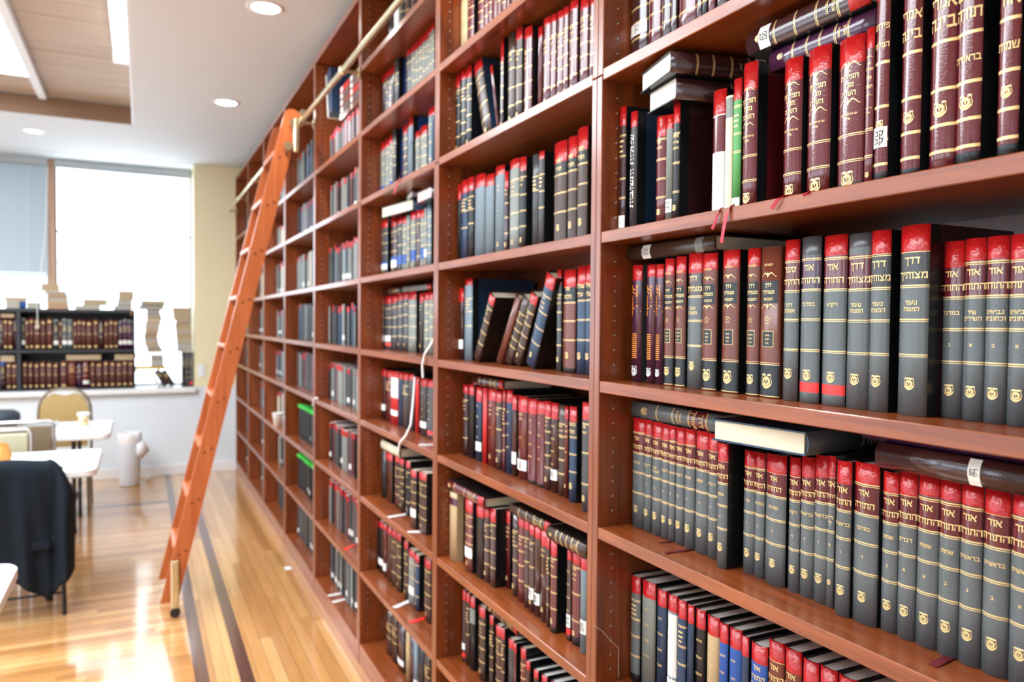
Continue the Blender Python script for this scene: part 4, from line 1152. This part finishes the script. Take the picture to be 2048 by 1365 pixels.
# things lying on top of the bookcase
for q, lab, c, s in (((628, 100), 'white-edged book with pink corner on top of the bookcase', 'w', (.16, .24, .045)), ((668, 72), 'tan box on top of the bookcase beside the white-edged book', 't', (.10, .12, .05)), ((695, 30), 'pale papers stacked on top of the bookcase near the ceiling', 's', (.18, .40, .04))):
    v = on_z(q[0], q[1], 3.06); y_ = v.y
    mtx = axes((1, 0, 0), (0, 0, 1), (0, -1, 0), (P+.03, y_, 3.0486)); t = thing('book', lab, 'book', mtx, 'books on top of the bookcase'); book_parts(t, s[2], s[1], s[0], c, c == 'w', None, {}, 0)

v = on_x(640, 150, P+.05); t = thing('box_file', 'dark blue box file leaning on the top compartment edge of the fourth bay', 'box file', (P+.045, Dv(3)-TP-.004, 2.4215+.24))
MB().box(0, .20, -.22, -.14, 0, .26, bev=.004).build('case', BM['b'], t, Matrix.Rotation(math.radians(-12), 4, 'X')); MB().box(.0005, .195, -.138, -.118, .004, .255).build('papers', BM['pagew'], t, Matrix.Rotation(math.radians(-12), 4, 'X'))
# ---------------------------------------------------------------- rail and ladder
RX, RZ = P-.075, 2.685
rt = thing('brass_rail', 'long brass ladder rail running along the upper bookcase', 'rail', (RX, 0, RZ))
MB().tube([(0, .45, 0), (0, 8.36, 0)], .0135, 14).build('rail_tube', M['brass'], rt)
for k in range(0, 8, 1):
    y = Dv(k); 
    if k == 7: y = 8.30
    mb = MB().tube([(.0745, y, 0), (.0, y, 0)], .008, 10); mb.lathe([(0, -.022), (.016, -.016), (.021, 0), (.016, .016), (0, .022)], (0, y, 0), 14)
    mb.tube([(.0745, y, 0), (.0695, y, 0)], .026, 16); mb.build('rail_bracket', M['brass'], rt)
LY0, LY1, LT = 4.382, 4.802, .028
lax = lambda z: .514+.241*(z-1.68)
ld = thing('rolling_ladder', 'reddish wooden rolling library ladder leaning against the brass rail', 'ladder', (lax(0), LY0, 0))
def loc(x, y, z): return (x-lax(0), y-LY0, z)
hw = .0425
for y in (LY0, LY1):
    poly = [(lax(.075)-hw-lax(0), .075), (lax(.075)+hw-lax(0), .075)]
    zt = 2.70; c = (lax(zt)-lax(0), zt)
    for i in range(9):
        a = math.radians(0+180*i/8)-.23; poly.append((c[0]+hw*math.cos(a), c[1]+hw*math.sin(a)))
    mb = MB().prism(poly, 'y', y-LY0, y-LY0+LT); st = fixn(mb.build('stringer', M['ladder'], ld))
    mb = MB()
    for k in range(9):
        z = .355+.268*k
        for dx, dz in ((-.012, -.03), (.018, -.012)):
            x = lax(z+dz)+dx-lax(0)
            mb.tube([(x, y-LY0-.003, z+dz), (x, y-LY0+LT+.003, z+dz)], .0055, 8)
    mb.build('bolt_heads', M['seam'], st)
for k in range(9):
    z = .355+.268*k; x = lax(z)-lax(0)
    MB().box(x-.050, x+.030, LT+.0003, LY1-LY0-.0003, z-.011, z+.011, bev=.004).build('tread', M['ladder'], ld)
for i, y in enumerate((LY0-.016, LY1-.016 if False else LY1+LT+.016)):
    s = -1 if i == 0 else 1; yy = y-LY0; x = .155-lax(0)
    wk = MB().box(x-.020, x+.020, yy-.008 if s < 0 else yy-.014, yy+.014 if s < 0 else yy+.008, .022, .30, bev=.006); b_ = wk.build('wheel_bracket', M['brass'], ld)
    mb = MB().tube([(x, yy+.012, .0265), (x, yy-.010, .0265)], .026, 20); mb.build('wheel', M['black_metal'], b_)
    MB().tube([(x, yy-.0135, .06), (x, yy-.006, .06)], .010, 10).build('axle_cap', M['brass'], b_)
    mb = MB().box(lax(2.62)-lax(0)+hw-.018, lax(2.62)-lax(0)+hw+.012, yy-.010, yy+.010, 2.50, 2.69, bev=.006)
    for z in (2.53, 2.66): mb.tube([(lax(z)-lax(0)+hw-.025, yy-.008, z), (lax(z)-lax(0)+hw-.025, yy+.012, z)], .024, 16)
    tb = mb.build('top_bracket', M['brass'], ld)
    mb = MB().tube([(lax(2.66)-lax(0)+hw, yy, 2.66), (RX-lax(0), yy, RZ+.030)], .009, 8); mb.tube([(RX-lax(0), yy-.012, RZ+.0345), (RX-lax(0), yy+.012, RZ+.0345)], .0205, 16); mb.build('rail_roller', M['brass'], tb)

# ---------------------------------------------------------------- end window: black bookcase, volumes, piles
BY = YW+.012
ez = lambda px, py, Y=BY: on_y(px, py, Y)
bxr = ez(270, 700).x; bxl = -2.3; zt_ = ez(150, 619).z; zm = ez(150, 700).z
bb = thing('black_bookcase', 'low black bookcase on the window sill, two rows of maroon volumes', 'bookcase', (0, BY, WZ0))
zl = lambda z: z-WZ0
MB().box(bxl, bxr-.0105, 0, .27, zl(zt_)-.030, zl(zt_), bev=.003).build('top_board', M['black_shelf'], bb)
MB().box(bxl, bxr-.0105, 0, .27, zl(zm)-.028, zl(zm), bev=.003).build('shelf', M['black_shelf'], bb)
MB().box(bxl, bxr-.0105, 0, .27, .0005, .018, bev=.003).build('bottom_board', M['black_shelf'], bb)
MB().box(bxr-.01, bxr, 0, .27, .0005, zl(zt_), bev=.003).build('side_panel', M['black_shelf'], bb)
dvx = ez(37.3, 700).x
for (a, b_) in ((.0185, zl(zm)-.0285), (zl(zm)+.0005, zl(zt_)-.0305)): MB().box(dvx-.017, dvx+.017, 0, .268, a, b_, bev=.003).build('divider', M['black_shelf'], bb)
MB().box(bxl, bxr-.011, .2705, .276, .001, zl(zt_)).build('back_panel', M['black_shelf'], bb)
V2 = (0, 550, 5.687)
def vol(x0, x1, ytop, z0, col, lab, op=None, dec=None, band=False, Y=BY+.035, D=.16, nm='volume', grp=None):
    a = ez(V2[0]+x0/V2[2], 680, Y); b_ = ez(V2[0]+x1/V2[2], 680, Y); h = ez(100, V2[1]+ytop/V2[2], Y).z-z0
    T = b_.x-a.x-.001; t = thing(nm, lab, 'book', axes((0, 1, 0), (-1, 0, 0), (0, 0, 1), (b_.x, Y, z0+.0005)), grp); book_parts(t, T, h, D, col, band, dec, op or {}, 1); return t
UP = [(0, 36, 'd'), (40, 86, 'm'), (90, 146, 'm'), (155, 186, 'd'), (246, 284, 'K', 1), (285, 330, 'm'), (335, 380, 'm'), (385, 460, 'm'), (465, 520, 'm'), (530, 600, 'm'), (610, 666, 'K', 1), (670, 704, 'm'), (706, 766, 'g', 1), (770, 826, 'g', 1), (830, 879, 'm'), (880, 924, 'm'), (926, 976, 'm'), (980, 1052, 'm'), (1060, 1120, 'm'), (1125, 1180, 'd'), (1186, 1236, 'm'), (1240, 1292, 'm'), (1295, 1341, 'm'), (1350, 1400, 'p', 1), (1401, 1450, 'p', 1), (1451, 1497, 'p', 1), (1498, 1512, 'p', 1)]
for i, q in enumerate(UP):
    st = len(q) > 3; op = dict(mid=(.0, .06, 's'), st=(.70, .83), ink=0) if st else {}
    vol(q[0], q[1], 500+(i % 3)*8-(10 if i < 10 else 0), zm, 'v' if q[2] == 'm' else q[2], f'{COLW["v" if q[2] == "m" else q[2]]} volume{" with white sticker" if st else ""}, {ORD[i]} from left, upper row of black bookcase', op, 'vb' if q[2] == 'm' else 'g0', grp='volumes in the upper row of the black bookcase')
LO = [(0, 55, 'd', 'B'), (65, 125, 'm'), (130, 186, 'm'), (250, 305, 'm'), (315, 370, 'm'), (385, 440, 'm'), (450, 515, 'm'), (525, 590, 'm'), (600, 660, 'm'), (680, 760, 'm'), (770, 860, 'n'), (870, 926, 'p'), (935, 1012, 'r', 1), (1025, 1080, 'm'), (1090, 1160, 'm'), (1170, 1236, 'm'), (1245, 1310, 'm'), (1320, 1385, 'm'), (1390, 1450, 'm'), (1460, 1512, 'm')]
for i, q in enumerate(LO):
    st = len(q) > 3 and q[3] == 1; op = dict(st=(.74, .86), ink=0) if st else (dict(mid=(0, .12, 'B')) if len(q) > 3 else {})
    c = 'v' if q[2] == 'm' else ('m' if q[2] == 'r' else q[2])
    vol(q[0], q[1], 985+(i % 3)*8, WZ0+.0185, c, f'{COLW[c]} volume{" with white sticker" if st else (" with bright blue top" if len(q) > 3 else "")}, {ORD[i]} from left, lower row of black bookcase', op, 'vb' if q[2] == 'm' else 'g0', grp='volumes in the lower row of the black bookcase')
def pile(crop, x0, x1, y0, y1, col, pg, lab, z0=None, Y=BY+.02, D=.17, grp='books piled by the end window', nm='piled_book', yaw=0):
    ox, oy, s = crop; a = ez(ox+x0/s, oy+(y0+y1)/2/s, Y); b_ = ez(ox+x1/s, oy+(y0+y1)/2/s, Y); zt = ez(ox+x0/s, oy+y0/s, Y).z; zb_ = ez(ox+x0/s, oy+y1/s, Y).z if z0 is None else z0+.0006
    th = max(.008, zt-zb_); L = b_.x-a.x
    mt = axes((0, -1, 0), (0, 0, 1), (-1, 0, 0), (b_.x, Y+D, zb_))
    if yaw: c = Matrix.Translation(((a.x+b_.x)/2, Y+D/2, 0)); mt = c @ Matrix.Rotation(math.radians(yaw), 4, 'Z') @ c.inverted() @ mt
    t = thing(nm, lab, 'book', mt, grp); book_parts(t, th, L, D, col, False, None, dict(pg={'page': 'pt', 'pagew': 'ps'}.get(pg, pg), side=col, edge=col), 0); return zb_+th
IN = 'lying inside the black bookcase'
pile(V2, 0, 165, 440, 470, 'm', 'page', 'maroon book lying on the upper volumes beside the divider', ez(50, 550+492/5.687, BY+.035).z, grp='books lying inside the black bookcase')
pile(V2, 0, 165, 925, 980, 'c', 'page', 'cream book lying on the lower volumes beside the divider', WZ0+.0185+ez(50, 550+983/5.687, BY+.035).z-WZ0-.0185, grp='books lying inside the black bookcase')
zlo = ez(50, 550+983/5.687, BY+.035).z
pile(V2, 748, 1150, 908, 972, 'm', 'page', 'maroon book lying across the middle lower volumes', zlo, grp='books lying inside the black bookcase')
pile(V2, 1300, 1522, 908, 975, 't', 'page', 'tan book lying on the last lower volumes', zlo, grp='books lying inside the black bookcase')
# piles on the black bookcase
TOPB = 'books piled on top of the black bookcase'
def stack(crop, z, items, where, grp, Y=BY+.02):
    for i, (x0, x1, y0, y1, col, pg) in enumerate(items):
        z = pile(crop, x0, x1, y0, y1, col, pg, f'{COLW[col]} book, {ORD[i]} from bottom of {where}', z, Y, grp=grp)
    return z
stack(V2, zt_, [(60, 225, 295, 362, 's', 'pagew'), (48, 280, 250, 295, 'c', 'page')], 'the pile under the blind', TOPB)
stack(V2, zt_, [(300, 440, 312, 372, 'K', 'pagew')], 'the low pile by the blind cord', TOPB)
stack(V2, zt_, [(530, 768, 338, 386, 'r', 'page'), (530, 762, 298, 338, 't', 'page'), (520, 760, 258, 298, 't', 'pagew'), (530, 755, 216, 258, 'n', 'page'), (500, 735, 180, 216, 't', 'pagew'), (460, 658, 96, 180, 't', 'page')], 'the tall pile by the window post', TOPB)
stack(V2, zt_, [(850, 1130, 346, 392, 'c', 'pagew'), (942, 1210, 276, 346, 's', 'page')], 'the pile at mid window', TOPB)
stack(V2, zt_, [(1290, 1500, 348, 402, 's', 'pagew'), (1330, 1500, 282, 348, 'l', 'pagew'), (1345, 1520, 182, 282, 't', 'page')], 'the pile on the end of the black bookcase', TOPB)
pn = ez(V2[0]+1500/5.687, 550+400/5.687, BY-.012); t = thing('wooden_pen', 'orange wooden pen hanging over the end of the black bookcase', 'pen', (pn.x-.005, BY-.010, zt_+.006)); MB().tube([(0, 0, -.055), (0, 0, .02)], .005, 8).build('barrel', M['kraft'], t)
ub = ez(270/5.687, 550+330/5.687, BY+.05); t = thing('blue_bottle', 'small blue bottle standing on the black bookcase beneath the blind', 'bottle', (ez(46, 600, BY+.06).x, BY+.06, zt_+.0005))
MB().lathe([(0, 0), (.026, 0), (.028, .06), (.012, .078), (.012, .09), (0, .09)], (0, 0, 0), 14).build('bottle_body', BM['B'], t); MB().lathe([(.015, .088), (.015, .108), (0, .108)], (0, 0, 0), 12).build('bottle_cap', BM['tape'], t)
# glass shelves across the right end of the window with their piles
V3 = (240, 570, 5.687)
gz = ez(320, 705, BY+.1).z; gz2 = ez(300, 733, BY+.1).z
jx = WX1-.001
for z, lab, m in ((gz, 'clear glass shelf across the end window, carrying a tall pile', 'glass'), (gz2, 'yellow-edged shelf under the glass one, beside the black bookcase', 'y')):
    t = thing('glass_shelf' if m == 'glass' else 'yellow_shelf', lab, 'shelf', (0, BY, z)); x1 = ez(362, 700, BY).x if m == 'glass' else ez(332, 735, BY).x
    MB().box(bxr+.001, x1, .02, .26, -.006 if m == 'glass' else -.028, 0, bev=.0015).build('pane' if m == 'glass' else 'board', M['glass'] if m == 'glass' else BM['y'], t)
    mb = MB().box(bxr+.0005, bxr+.012, .05, .23, -.055, -.0285 if m != 'glass' else -.0065); mb.build('bracket', M['silver'], t)
z1 = stack(V3, gz, [(312, 485, 725, 758, 'm', 'page'), (300, 470, 698, 725, 's', 'pagew'), (285, 450, 660, 698, 't', 'page'), (278, 440, 612, 660, 't', 'pagew'), (272, 432, 572, 612, 'm', 'page'), (280, 440, 540, 572, 'n', 'page'), (288, 450, 500, 540, 't', 'page'), (285, 458, 452, 500, 't', 'pagew'), (292, 470, 405, 452, 'c', 'page'), (305, 482, 362, 405, 't', 'page'), (300, 470, 330, 362, 's', 'pagew'), (305, 460, 285, 330, 'm', 'pagew'), (215, 500, 235, 285, 'b', 'pagew'), (240, 515, 180, 235, 'b', 'page')], 'the wavy pile on the glass shelf', 'books piled on the glass shelf')
stack(V3, gz2, [(355, 500, 842, 890, 'p', 'pagew'), (352, 495, 800, 842, 's', 'pagew')], 'the short pile under the glass shelf', 'books piled under the glass shelf')
# leaning pair and the black upright books at the jamb, on the sill
def vol3(x0, x1, ytop, ang, xb, col, lab, h, T, D=.15):
    b_ = ez(V3[0]+xb/V3[2], V3[1]+1170/V3[2], BY+.06); c, s = math.cos(ang), math.sin(ang)
    t = thing('leaning_book', lab, 'book', axes((0, 1, 0), (-c, 0, s), (s*-1, 0, c) if False else (-s, 0, c), (b_.x, BY+.06, WZ0+.0006)), 'books standing on the window sill')
    # axes: thickness to the left, height up and to the left
    t.matrix_world = axes((0, 1, 0), (-c, 0, -s), (-s, 0, c), (b_.x, BY+.06, WZ0+.0006+T*s)); book_parts(t, T, h, D, col, False, 'g0', {}, 1)
vol3(0, 0, 0, math.radians(31), 470, 'w', 'white book leaning on the window sill under the yellow shelf', .175, .030)
vol3(0, 0, 0, math.radians(31), 560, 'o', 'dark brown book leaning beside the white one on the sill', .178, .060)
vol3(0, 0, 0, math.radians(31), 632, 'o', 'umber book leaning outermost on the window sill', .178, .052)
xs = [(700, 742), (743, 790), (791, 833)]
for i, (a_, b2_) in enumerate(xs):
    A_ = ez(V3[0]+a_/V3[2], 740, BY+.02); B_ = ez(V3[0]+b2_/V3[2], 740, BY+.02); xr_ = min(B_.x, jx); t = thing('volume', f'{("black", "charcoal", "dark")[i]} upright volume on the sill, {ORD[i]} from left beside the window jamb' , 'book', axes((0, 1, 0), (-1, 0, 0), (0, 0, 1), (xr_, BY+.02, WZ0+.0005)), 'upright volumes on the window sill')
    book_parts(t, xr_-A_.x-.001, .355, .17, 'K' if i else 'd', False, 'g0', dict(mid=(.86, .93, 'tape')) if i == 2 else {}, 1)
zz = WZ0+.356
stack(V3, zz, [(655, 828, 690, 748, 'w', 'pagew'), (650, 825, 655, 690, 's', 'pagew'), (648, 822, 618, 655, 'c', 'page'), (645, 826, 585, 618, 't', 'page'), (640, 820, 555, 585, 't', 'page'), (640, 815, 525, 555, 't', 'pagew'), (635, 818, 495, 525, 'c', 'page'), (632, 812, 465, 495, 't', 'page'), (630, 812, 438, 465, 't', 'page'), (640, 800, 405, 438, 'n', 'page'), (612, 800, 355, 405, 't', 'page'), (608, 798, 310, 355, 't', 'page'), (602, 795, 255, 310, 't', 'page')], 'the tall pile at the window jamb', 'books piled at the window jamb')
#@@FURN
#@@FURN
# ---------------------------------------------------------------- tables, chairs, small things
def rrect(x0, x1, y0, y1, r, n=6):
    p = []
    for cx_, cy_, a0 in ((x1-r, y1-r, 0), (x0+r, y1-r, 90), (x0+r, y0+r, 180), (x1-r, y0+r, 270)):
        for i in range(n+1): a = math.radians(a0+90*i/n); p.append((cx_+r*math.cos(a), cy_+r*math.sin(a)))
    return p
def table(x1, y0, y1, L, label, z=.74):
    t = thing('folding_table', label, 'table', (x1, y0, 0), 'white folding tables'); d = y1-y0
    mb = MB(); o1 = rrect(-L, 0, 0, d, .06); i1 = rrect(-L+.008, -.008, .008, d-.008, .054); n = len(o1)
    v = [(a, b, z-.045) for a, b in i1]+[(a, b, z-.038) for a, b in o1]+[(a, b, z-.007) for a, b in o1]+[(a, b, z) for a, b in i1]
    f = [tuple(range(n))[::-1], tuple(range(3*n, 4*n))]
    for k in range(3):
        for j in range(n): f.append((k*n+j, k*n+(j+1) % n, (k+1)*n+(j+1) % n, (k+1)*n+j))
    mb.add(v, f); mb.build('table_top', M['table_white'], t)
    for ex in (-.24, -L+.24):
        fr = MB().tube([(ex, .12, z-.06), (ex, d-.12, z-.06)], .013, 10); fr.tube([(ex, .12, .22), (ex, d-.12, .22)], .010, 10); fr.tube([(ex, d/2, .22), (ex-.25 if ex > -L/2 else ex+.25, d/2, z-.06)], .009, 8)
        fr.build('leg_frame', M['black_metal'], t)
        for yy in (.12, d-.12):
            mb = MB().tube([(ex, yy, z-.055), (ex, yy, .03)], .015, 10, m=0); lg = mb.build('leg', M['black_metal'], t)
            MB().tube([(ex, yy, .03), (ex, yy, 0.0005)], .019, 10).build('foot_cap', M['black_metal'], lg)
table(-.205, 6.28, 7.10, 1.8, 'white folding table with coffee cup, nearest the end window')
table(-.225, 4.80, 5.56, 1.8, 'white folding table in front of the black jacket chair')
table(-.375, 2.28, 3.06, 1.8, 'white folding table corner beside the viewer, before the jacket')

def banquet_chair():
    t = thing('banquet_chair', 'tan rounded-back banquet chair behind the table with coffee cup', 'chair', (-.575, 7.36, 0), None)
    # back pad: rounded shield with a dip under the hand hole
    po = []
    for i in range(25):
        a = math.pi*i/24; x = .178*math.copysign(abs(math.cos(a))**.75, math.cos(a)); z = .76+.20*abs(math.sin(a))**.8
        if abs(x) < .075: z -= .030*(1-(x/.075)**2)
        po.append((x, z))
    po += [(-.165, .50), (.165, .50)]
    mb = MB().prism(po, 'y', -.015, .030); fixn(mb.build('backrest', M['tan_vinyl'], t))
    fr = [(.19, .02, .42), (.195, .02, .60)]+[(.192*math.copysign(abs(math.cos(math.pi*i/16))**.75, math.cos(math.pi*i/16)), .02, .76+.225*abs(math.sin(math.pi*i/16))**.8) for i in range(17)]+[(-.195, .02, .60), (-.19, .02, .42)]
    MB().tube(fr, .011, 8).build('back_frame', M['brown_vinyl'], t)
    mb = MB(); v = rrect(-.20, .20, -.40, .01, .07); mb.prism([(a, b) for a, b in v], 'z', .42, .475); fixn(mb.build('seat', M['tan_vinyl'], t))
    for sx in (-1, 1):
        MB().tube([(sx*.185, .02, .42), (sx*.19, .06, .0005)], .011, 8).build('leg', M['brown_vinyl'], t)
        MB().tube([(sx*.185, -.36, .415), (sx*.19, -.38, .0005)], .011, 8).build('leg', M['brown_vinyl'], t)
banquet_chair()
def frame_chair(x1, y, wd, zt, vin, label, fm, sg=1):
    t = thing('stacking_chair', label, 'chair', (x1-wd/2, y, 0), 'padded chairs along the near side of the rear table'); hw2 = wd/2
    MB().box(-hw2+.02, hw2-.02, -.018, .012, zt-.36, zt-.03, bev=.008).build('backrest', vin, t)
    MB().tube([(-hw2+.006, .0, .05), (-hw2+.006, 0, zt-.03), (-hw2+.03, 0, zt-.006), (hw2-.03, 0, zt-.006), (hw2-.006, 0, zt-.03), (hw2-.006, 0, .05)], .012, 8).build('back_frame', fm, t)
    mb = MB().box(-hw2+.02, hw2-.02, *sorted((sg*.02, sg*.42)), .42, .47, bev=.015); mb.build('seat', vin, t)
    for sx in (-1, 1):
        MB().tube([(sx*(hw2-.006), 0, .05), (sx*(hw2-.006), -.03*sg, .0005)], .012, 8).build('leg', fm, t)
        MB().tube([(sx*(hw2-.03), sg*.38, .42), (sx*(hw2-.02), sg*.42, .0005)], .012, 8).build('leg', fm, t)
frame_chair(-.525, 5.98, .42, .885, M['brown_vinyl'], 'brown padded chair with broad silver frame, pushed to the rear table', M['silver'])
frame_chair(-.630, 5.74, .42, .868, M['olive_vinyl'], 'olive padded chair with pale silver frame, in front of the brown one', M['silver'], -1)

# chair under the jacket and the jacket itself
jc = thing('folding_chair', 'black metal folding chair carrying the dark jacket', 'chair', (-.60, 4.60, 0))
fm = M['black_metal']
MB().box(-.20, .20, -.012, .012, .62, .80, bev=.006).build('backrest', fm, jc)
MB().box(-.20, .20, -.02, .36, .42, .445, bev=.008).build('seat', fm, jc)
for sx in (-1, 1):
    MB().tube([(sx*.218, 0, .80), (sx*.222, .02, .45), (sx*.228, .05, .0005)], .012, 8).build('leg', fm, jc)
    MB().tube([(sx*.205, .02, .43), (sx*.205, .34, .0005)], .011, 8).build('leg', fm, jc)
MB().tube([(-.226, .045, .12), (.226, .045, .12)], .007, 8).build('stretcher', fm, jc)
MB().tube([(-.21, 0, .80), (-.19, 0, .815), (.19, 0, .815), (.21, 0, .80)], .012, 8).build('top_rail', fm, jc)
def jacket():
    t = thing('jacket', 'dark navy suit jacket draped over the folding chair', 'jacket', (0, 4.60, 0))
    nx, nz = 44, 30; xl, xr = -.93, -.318
    def topz(x):
        if x > -.44: q = (x+.44)/.122; return .842-.20*q**2.2
        if x < -.80: q = (-.80-x)/.13; return .842-.15*q**2
        return .842+.006*math.sin(x*18)
    def botz(x):
        k = [(-.93, .40), (-.86, .30), (-.66, .26), (-.585, .23), (-.50, .165), (-.445, .118), (-.405, .15), (-.375, .205), (-.34, .22), (-.318, .255)]
        for (a, p), (b, q) in zip(k[:-1], k[1:]):
            if a <= x <= b: return p+(q-p)*(x-a)/(b-a)
        return k[-1][1]
    def fold(x, z):
        d = (.84-z)
        f = .016*math.sin((x+.02*d)*34+.6)*min(1, d*3)+.010*math.sin(x*71+z*5)*min(1, d*2)
        sl = math.exp(-((x+.352)/.030)**2)*.034*min(1, d*4)          # hanging sleeve
        cr = -math.exp(-((x+.398+.03*d)/.009)**2)*.022*min(1, d*5)   # groove between sleeve and body
        pk = .006*(1 if (.36 < z < .44 and -.50 < x < -.41) else 0)  # pocket flap
        return f+sl+cr+pk
    mb = MB(); v = []; f = []
    for side in (0, 1):
        for i in range(nx+1):
            x = xl+(xr-xl)*i/nx; a, b = topz(x), botz(x)
            if side: b = max(b, .47)
            for j in range(nz+1):
                q = j/nz; z = a+(b-a)*q; rnd = (1-(1-min(1, q*9))**2)**.5
                edge = (1-max(0, (abs((x-(xl+xr)/2)/((xr-xl)/2))-.88)/.12)**2)**.5 if abs((x-(xl+xr)/2)/((xr-xl)/2)) < 1 else 0
                y = -(.040*rnd*edge+fold(x, z)*edge+.006) if not side else (.030*rnd*edge+.004)
                v.append((x, y, z))
    n1 = (nx+1)*(nz+1); I = lambda s, i, j: s*n1+i*(nz+1)+j
    for i in range(nx):
        for j in range(nz):
            f.append((I(0, i, j), I(0, i+1, j), I(0, i+1, j+1), I(0, i, j+1))); f.append((I(1, i, j), I(1, i, j+1), I(1, i+1, j+1), I(1, i+1, j)))
        f.append((I(0, i, 0), I(1, i, 0), I(1, i+1, 0), I(0, i+1, 0)))
    for e in (0, nx):
        for j in range(nz): f.append((I(0, e, j), I(0, e, j+1), I(1, e, j+1), I(1, e, j)))
    mb.add(v, f, 0, True); o = fixn(mb.build('jacket_body', M['jacket'], t)); md = o.modifiers.new('cloth', 'SOLIDIFY'); md.thickness = .004; md.offset = -1
    # pocket flap
    MB().box(-.505, -.425, -.062, -.056, .385, .43, bev=.003).build('pocket_flap', M['jacket'], t)
jacket()

# on the tables
cp_ = on_z(168, 852, .74); t = thing('coffee_cup', 'paper coffee cup with white rim on the rear table', 'cup', (cp_.x, cp_.y, .7405))
MB().lathe([(0, 0), (.030, 0), (.0405, .082), (.037, .08), (.028, .004), (0, .004)], (0, 0, 0), 24).build('cup_body', M['cup'], t)
MB().lathe([(.0405, .080), (.046, .082), (.047, .098), (.044, .102), (0.0, .100)], (0, 0, 0), 24).build('cup_lid', M['cup_white'], t)
mb = MB(); vs = [(-.012, -.0), (.004, -.012), (.016, .0), (.010, .016), (-.006, .018)]
mb.add([((.0365+.0)*math.sin(q[0]/.036+.15), -.0372*math.cos(q[0]/.036+.15), .042+q[1]) for q in vs], [(0, 1, 2, 3, 4)]); mb.build('cup_print', M['print'], t)
def papers(x, y, a, sz, th, m, lab):
    o = MB().box(-sz[0]/2, sz[0]/2, -sz[1]/2, sz[1]/2, .0004, th, bev=.001).build('paper_pad', m); o.location = (x, y, .74); o.rotation_euler = (0, 0, math.radians(a)); tag(o, lab, 'papers', 'papers on the rear table')
v = on_z(85, 843, .74); papers(v.x, 6.93, 8, (.28, .20), .018, M['frame_grey'], 'blue-grey magazine lying on the rear table beside the hat')
v = on_z(125, 853, .74); papers(v.x-.03, 6.55, 0, (.12, .10), .004, M['paper'], 'white paper sheet on the rear table near the cup')
hx = on_y(2, 830, 6.75); t = thing('fedora', 'black felt hat resting on the rear table', 'hat', (hx.x, 6.75, .7405))
MB().lathe([(.085, .002), (.095, .0), (.100, .03), (.112, .058), (.126, .085), (.118, .125), (.085, .145), (.03, .150), (0, .146)], (0, 0, 0), 28).build('crown', M['felt'], t)
MB().lathe([(.094, .010), (.122, .0005), (.132, .012), (.128, .016), (.098, .018)], (0, 0, 0), 28).build('brim', M['felt'], t)
bg = on_y(6, 905, 5.25); t = thing('paper_bag', 'crumpled brown paper bag on the table behind the jacket', 'bag', (bg.x-.015, 5.25, .7405))
mb = MB(); rnd = random.Random(3); v = []; f = []
for j, z in enumerate((0, .03, .06, .085, .105)):
    for i in range(10):
        a = 2*math.pi*i/10; r = (.052, .056, .05, .043, .034)[j]*rnd.uniform(.85, 1.12); v.append((r*math.cos(a), r*.7*math.sin(a), z+(rnd.uniform(-.014, .014) if j == 4 else 0)))
for j in range(4):
    for i in range(10): f.append((j*10+i, j*10+(i+1) % 10, j*10+10+(i+1) % 10, j*10+10+i))
f.append(tuple(range(10))[::-1]); mb.add(v, f); ob = mb.build('bag_body', M['kraft'], t); md = ob.modifiers.new('s', 'SOLIDIFY'); md.thickness = .002
# bin
t = thing('waste_bin', 'tall white round waste bin against the end wall', 'bin', (-.100, 8.06, 0))
MB().lathe([(0, .0005), (.082, .0005), (.088, .02), (.098, .47), (.102, .49), (.094, .488), (.084, .03), (0, .03)], (0, 0, 0), 32).build('bin_body', M['plastic_bin'], t)
mb = MB(); n = 24; prof = [(.099, .40), (.1045, .44), (.1065, .493), (.1035, .500), (.094, .494), (.088, .40)]
v = []; f = []; rnd = random.Random(9)
for r, z in prof:
    for j in range(n): a = 2*math.pi*j/n; k = rnd.uniform(-.004, .004); v.append(((r+k*.6)*math.cos(a), (r+k*.6)*math.sin(a), z+k*3))
for i in range(len(prof)-1):
    for j in range(n): f.append((i*n+j, i*n+(j+1) % n, (i+1)*n+(j+1) % n, (i+1)*n+j))
mb.add(v, f, 0, True); bag = mb.build('bag_liner', M['bag'], t)
mb = MB(); mb.add([(.06, -.105, .40), (.12, -.07, .44), (.165, -.05, .33), (.10, -.10, .26), (.055, -.112, .31), (.11, -.095, .35)], [(0, 1, 5), (1, 2, 5), (2, 3, 5), (3, 4, 5), (4, 0, 5)], 0, True); o = mb.build('bag_fold', M['bag'], bag); md = o.modifiers.new('s', 'SOLIDIFY'); md.thickness = .004
o = MB(); rnd = random.Random(2); v = []; f = []
for i in range(6):
    for j in range(8):
        a = math.pi*i/5; b_ = 2*math.pi*j/8; r = .035*rnd.uniform(.75, 1.2); v.append((r*math.sin(a)*math.cos(b_), r*math.sin(a)*math.sin(b_), .036+max(-.0355, r*math.cos(a))))
for i in range(5):
    for j in range(8): f.append((i*8+j, i*8+(j+1) % 8, (i+1)*8+(j+1) % 8, (i+1)*8+j))
o.add(v, f); o = o.build('crumpled_paper', M['paper']); o.location = (.058, 8.20, 0); tag(o, 'crumpled white paper on the floor beside the waste bin', 'paper')
v = on_z(582, 1137, 0); o = MB().box(-.02, .02, -.03, .03, .0005, .003, bev=.001).build('paper_scrap', M['paper']); o.location = (v.x-.02, v.y, 0); tag(o, 'small white paper scrap on the floor by the bookcase', 'paper')
# scratch-like strip of tape on the first upright
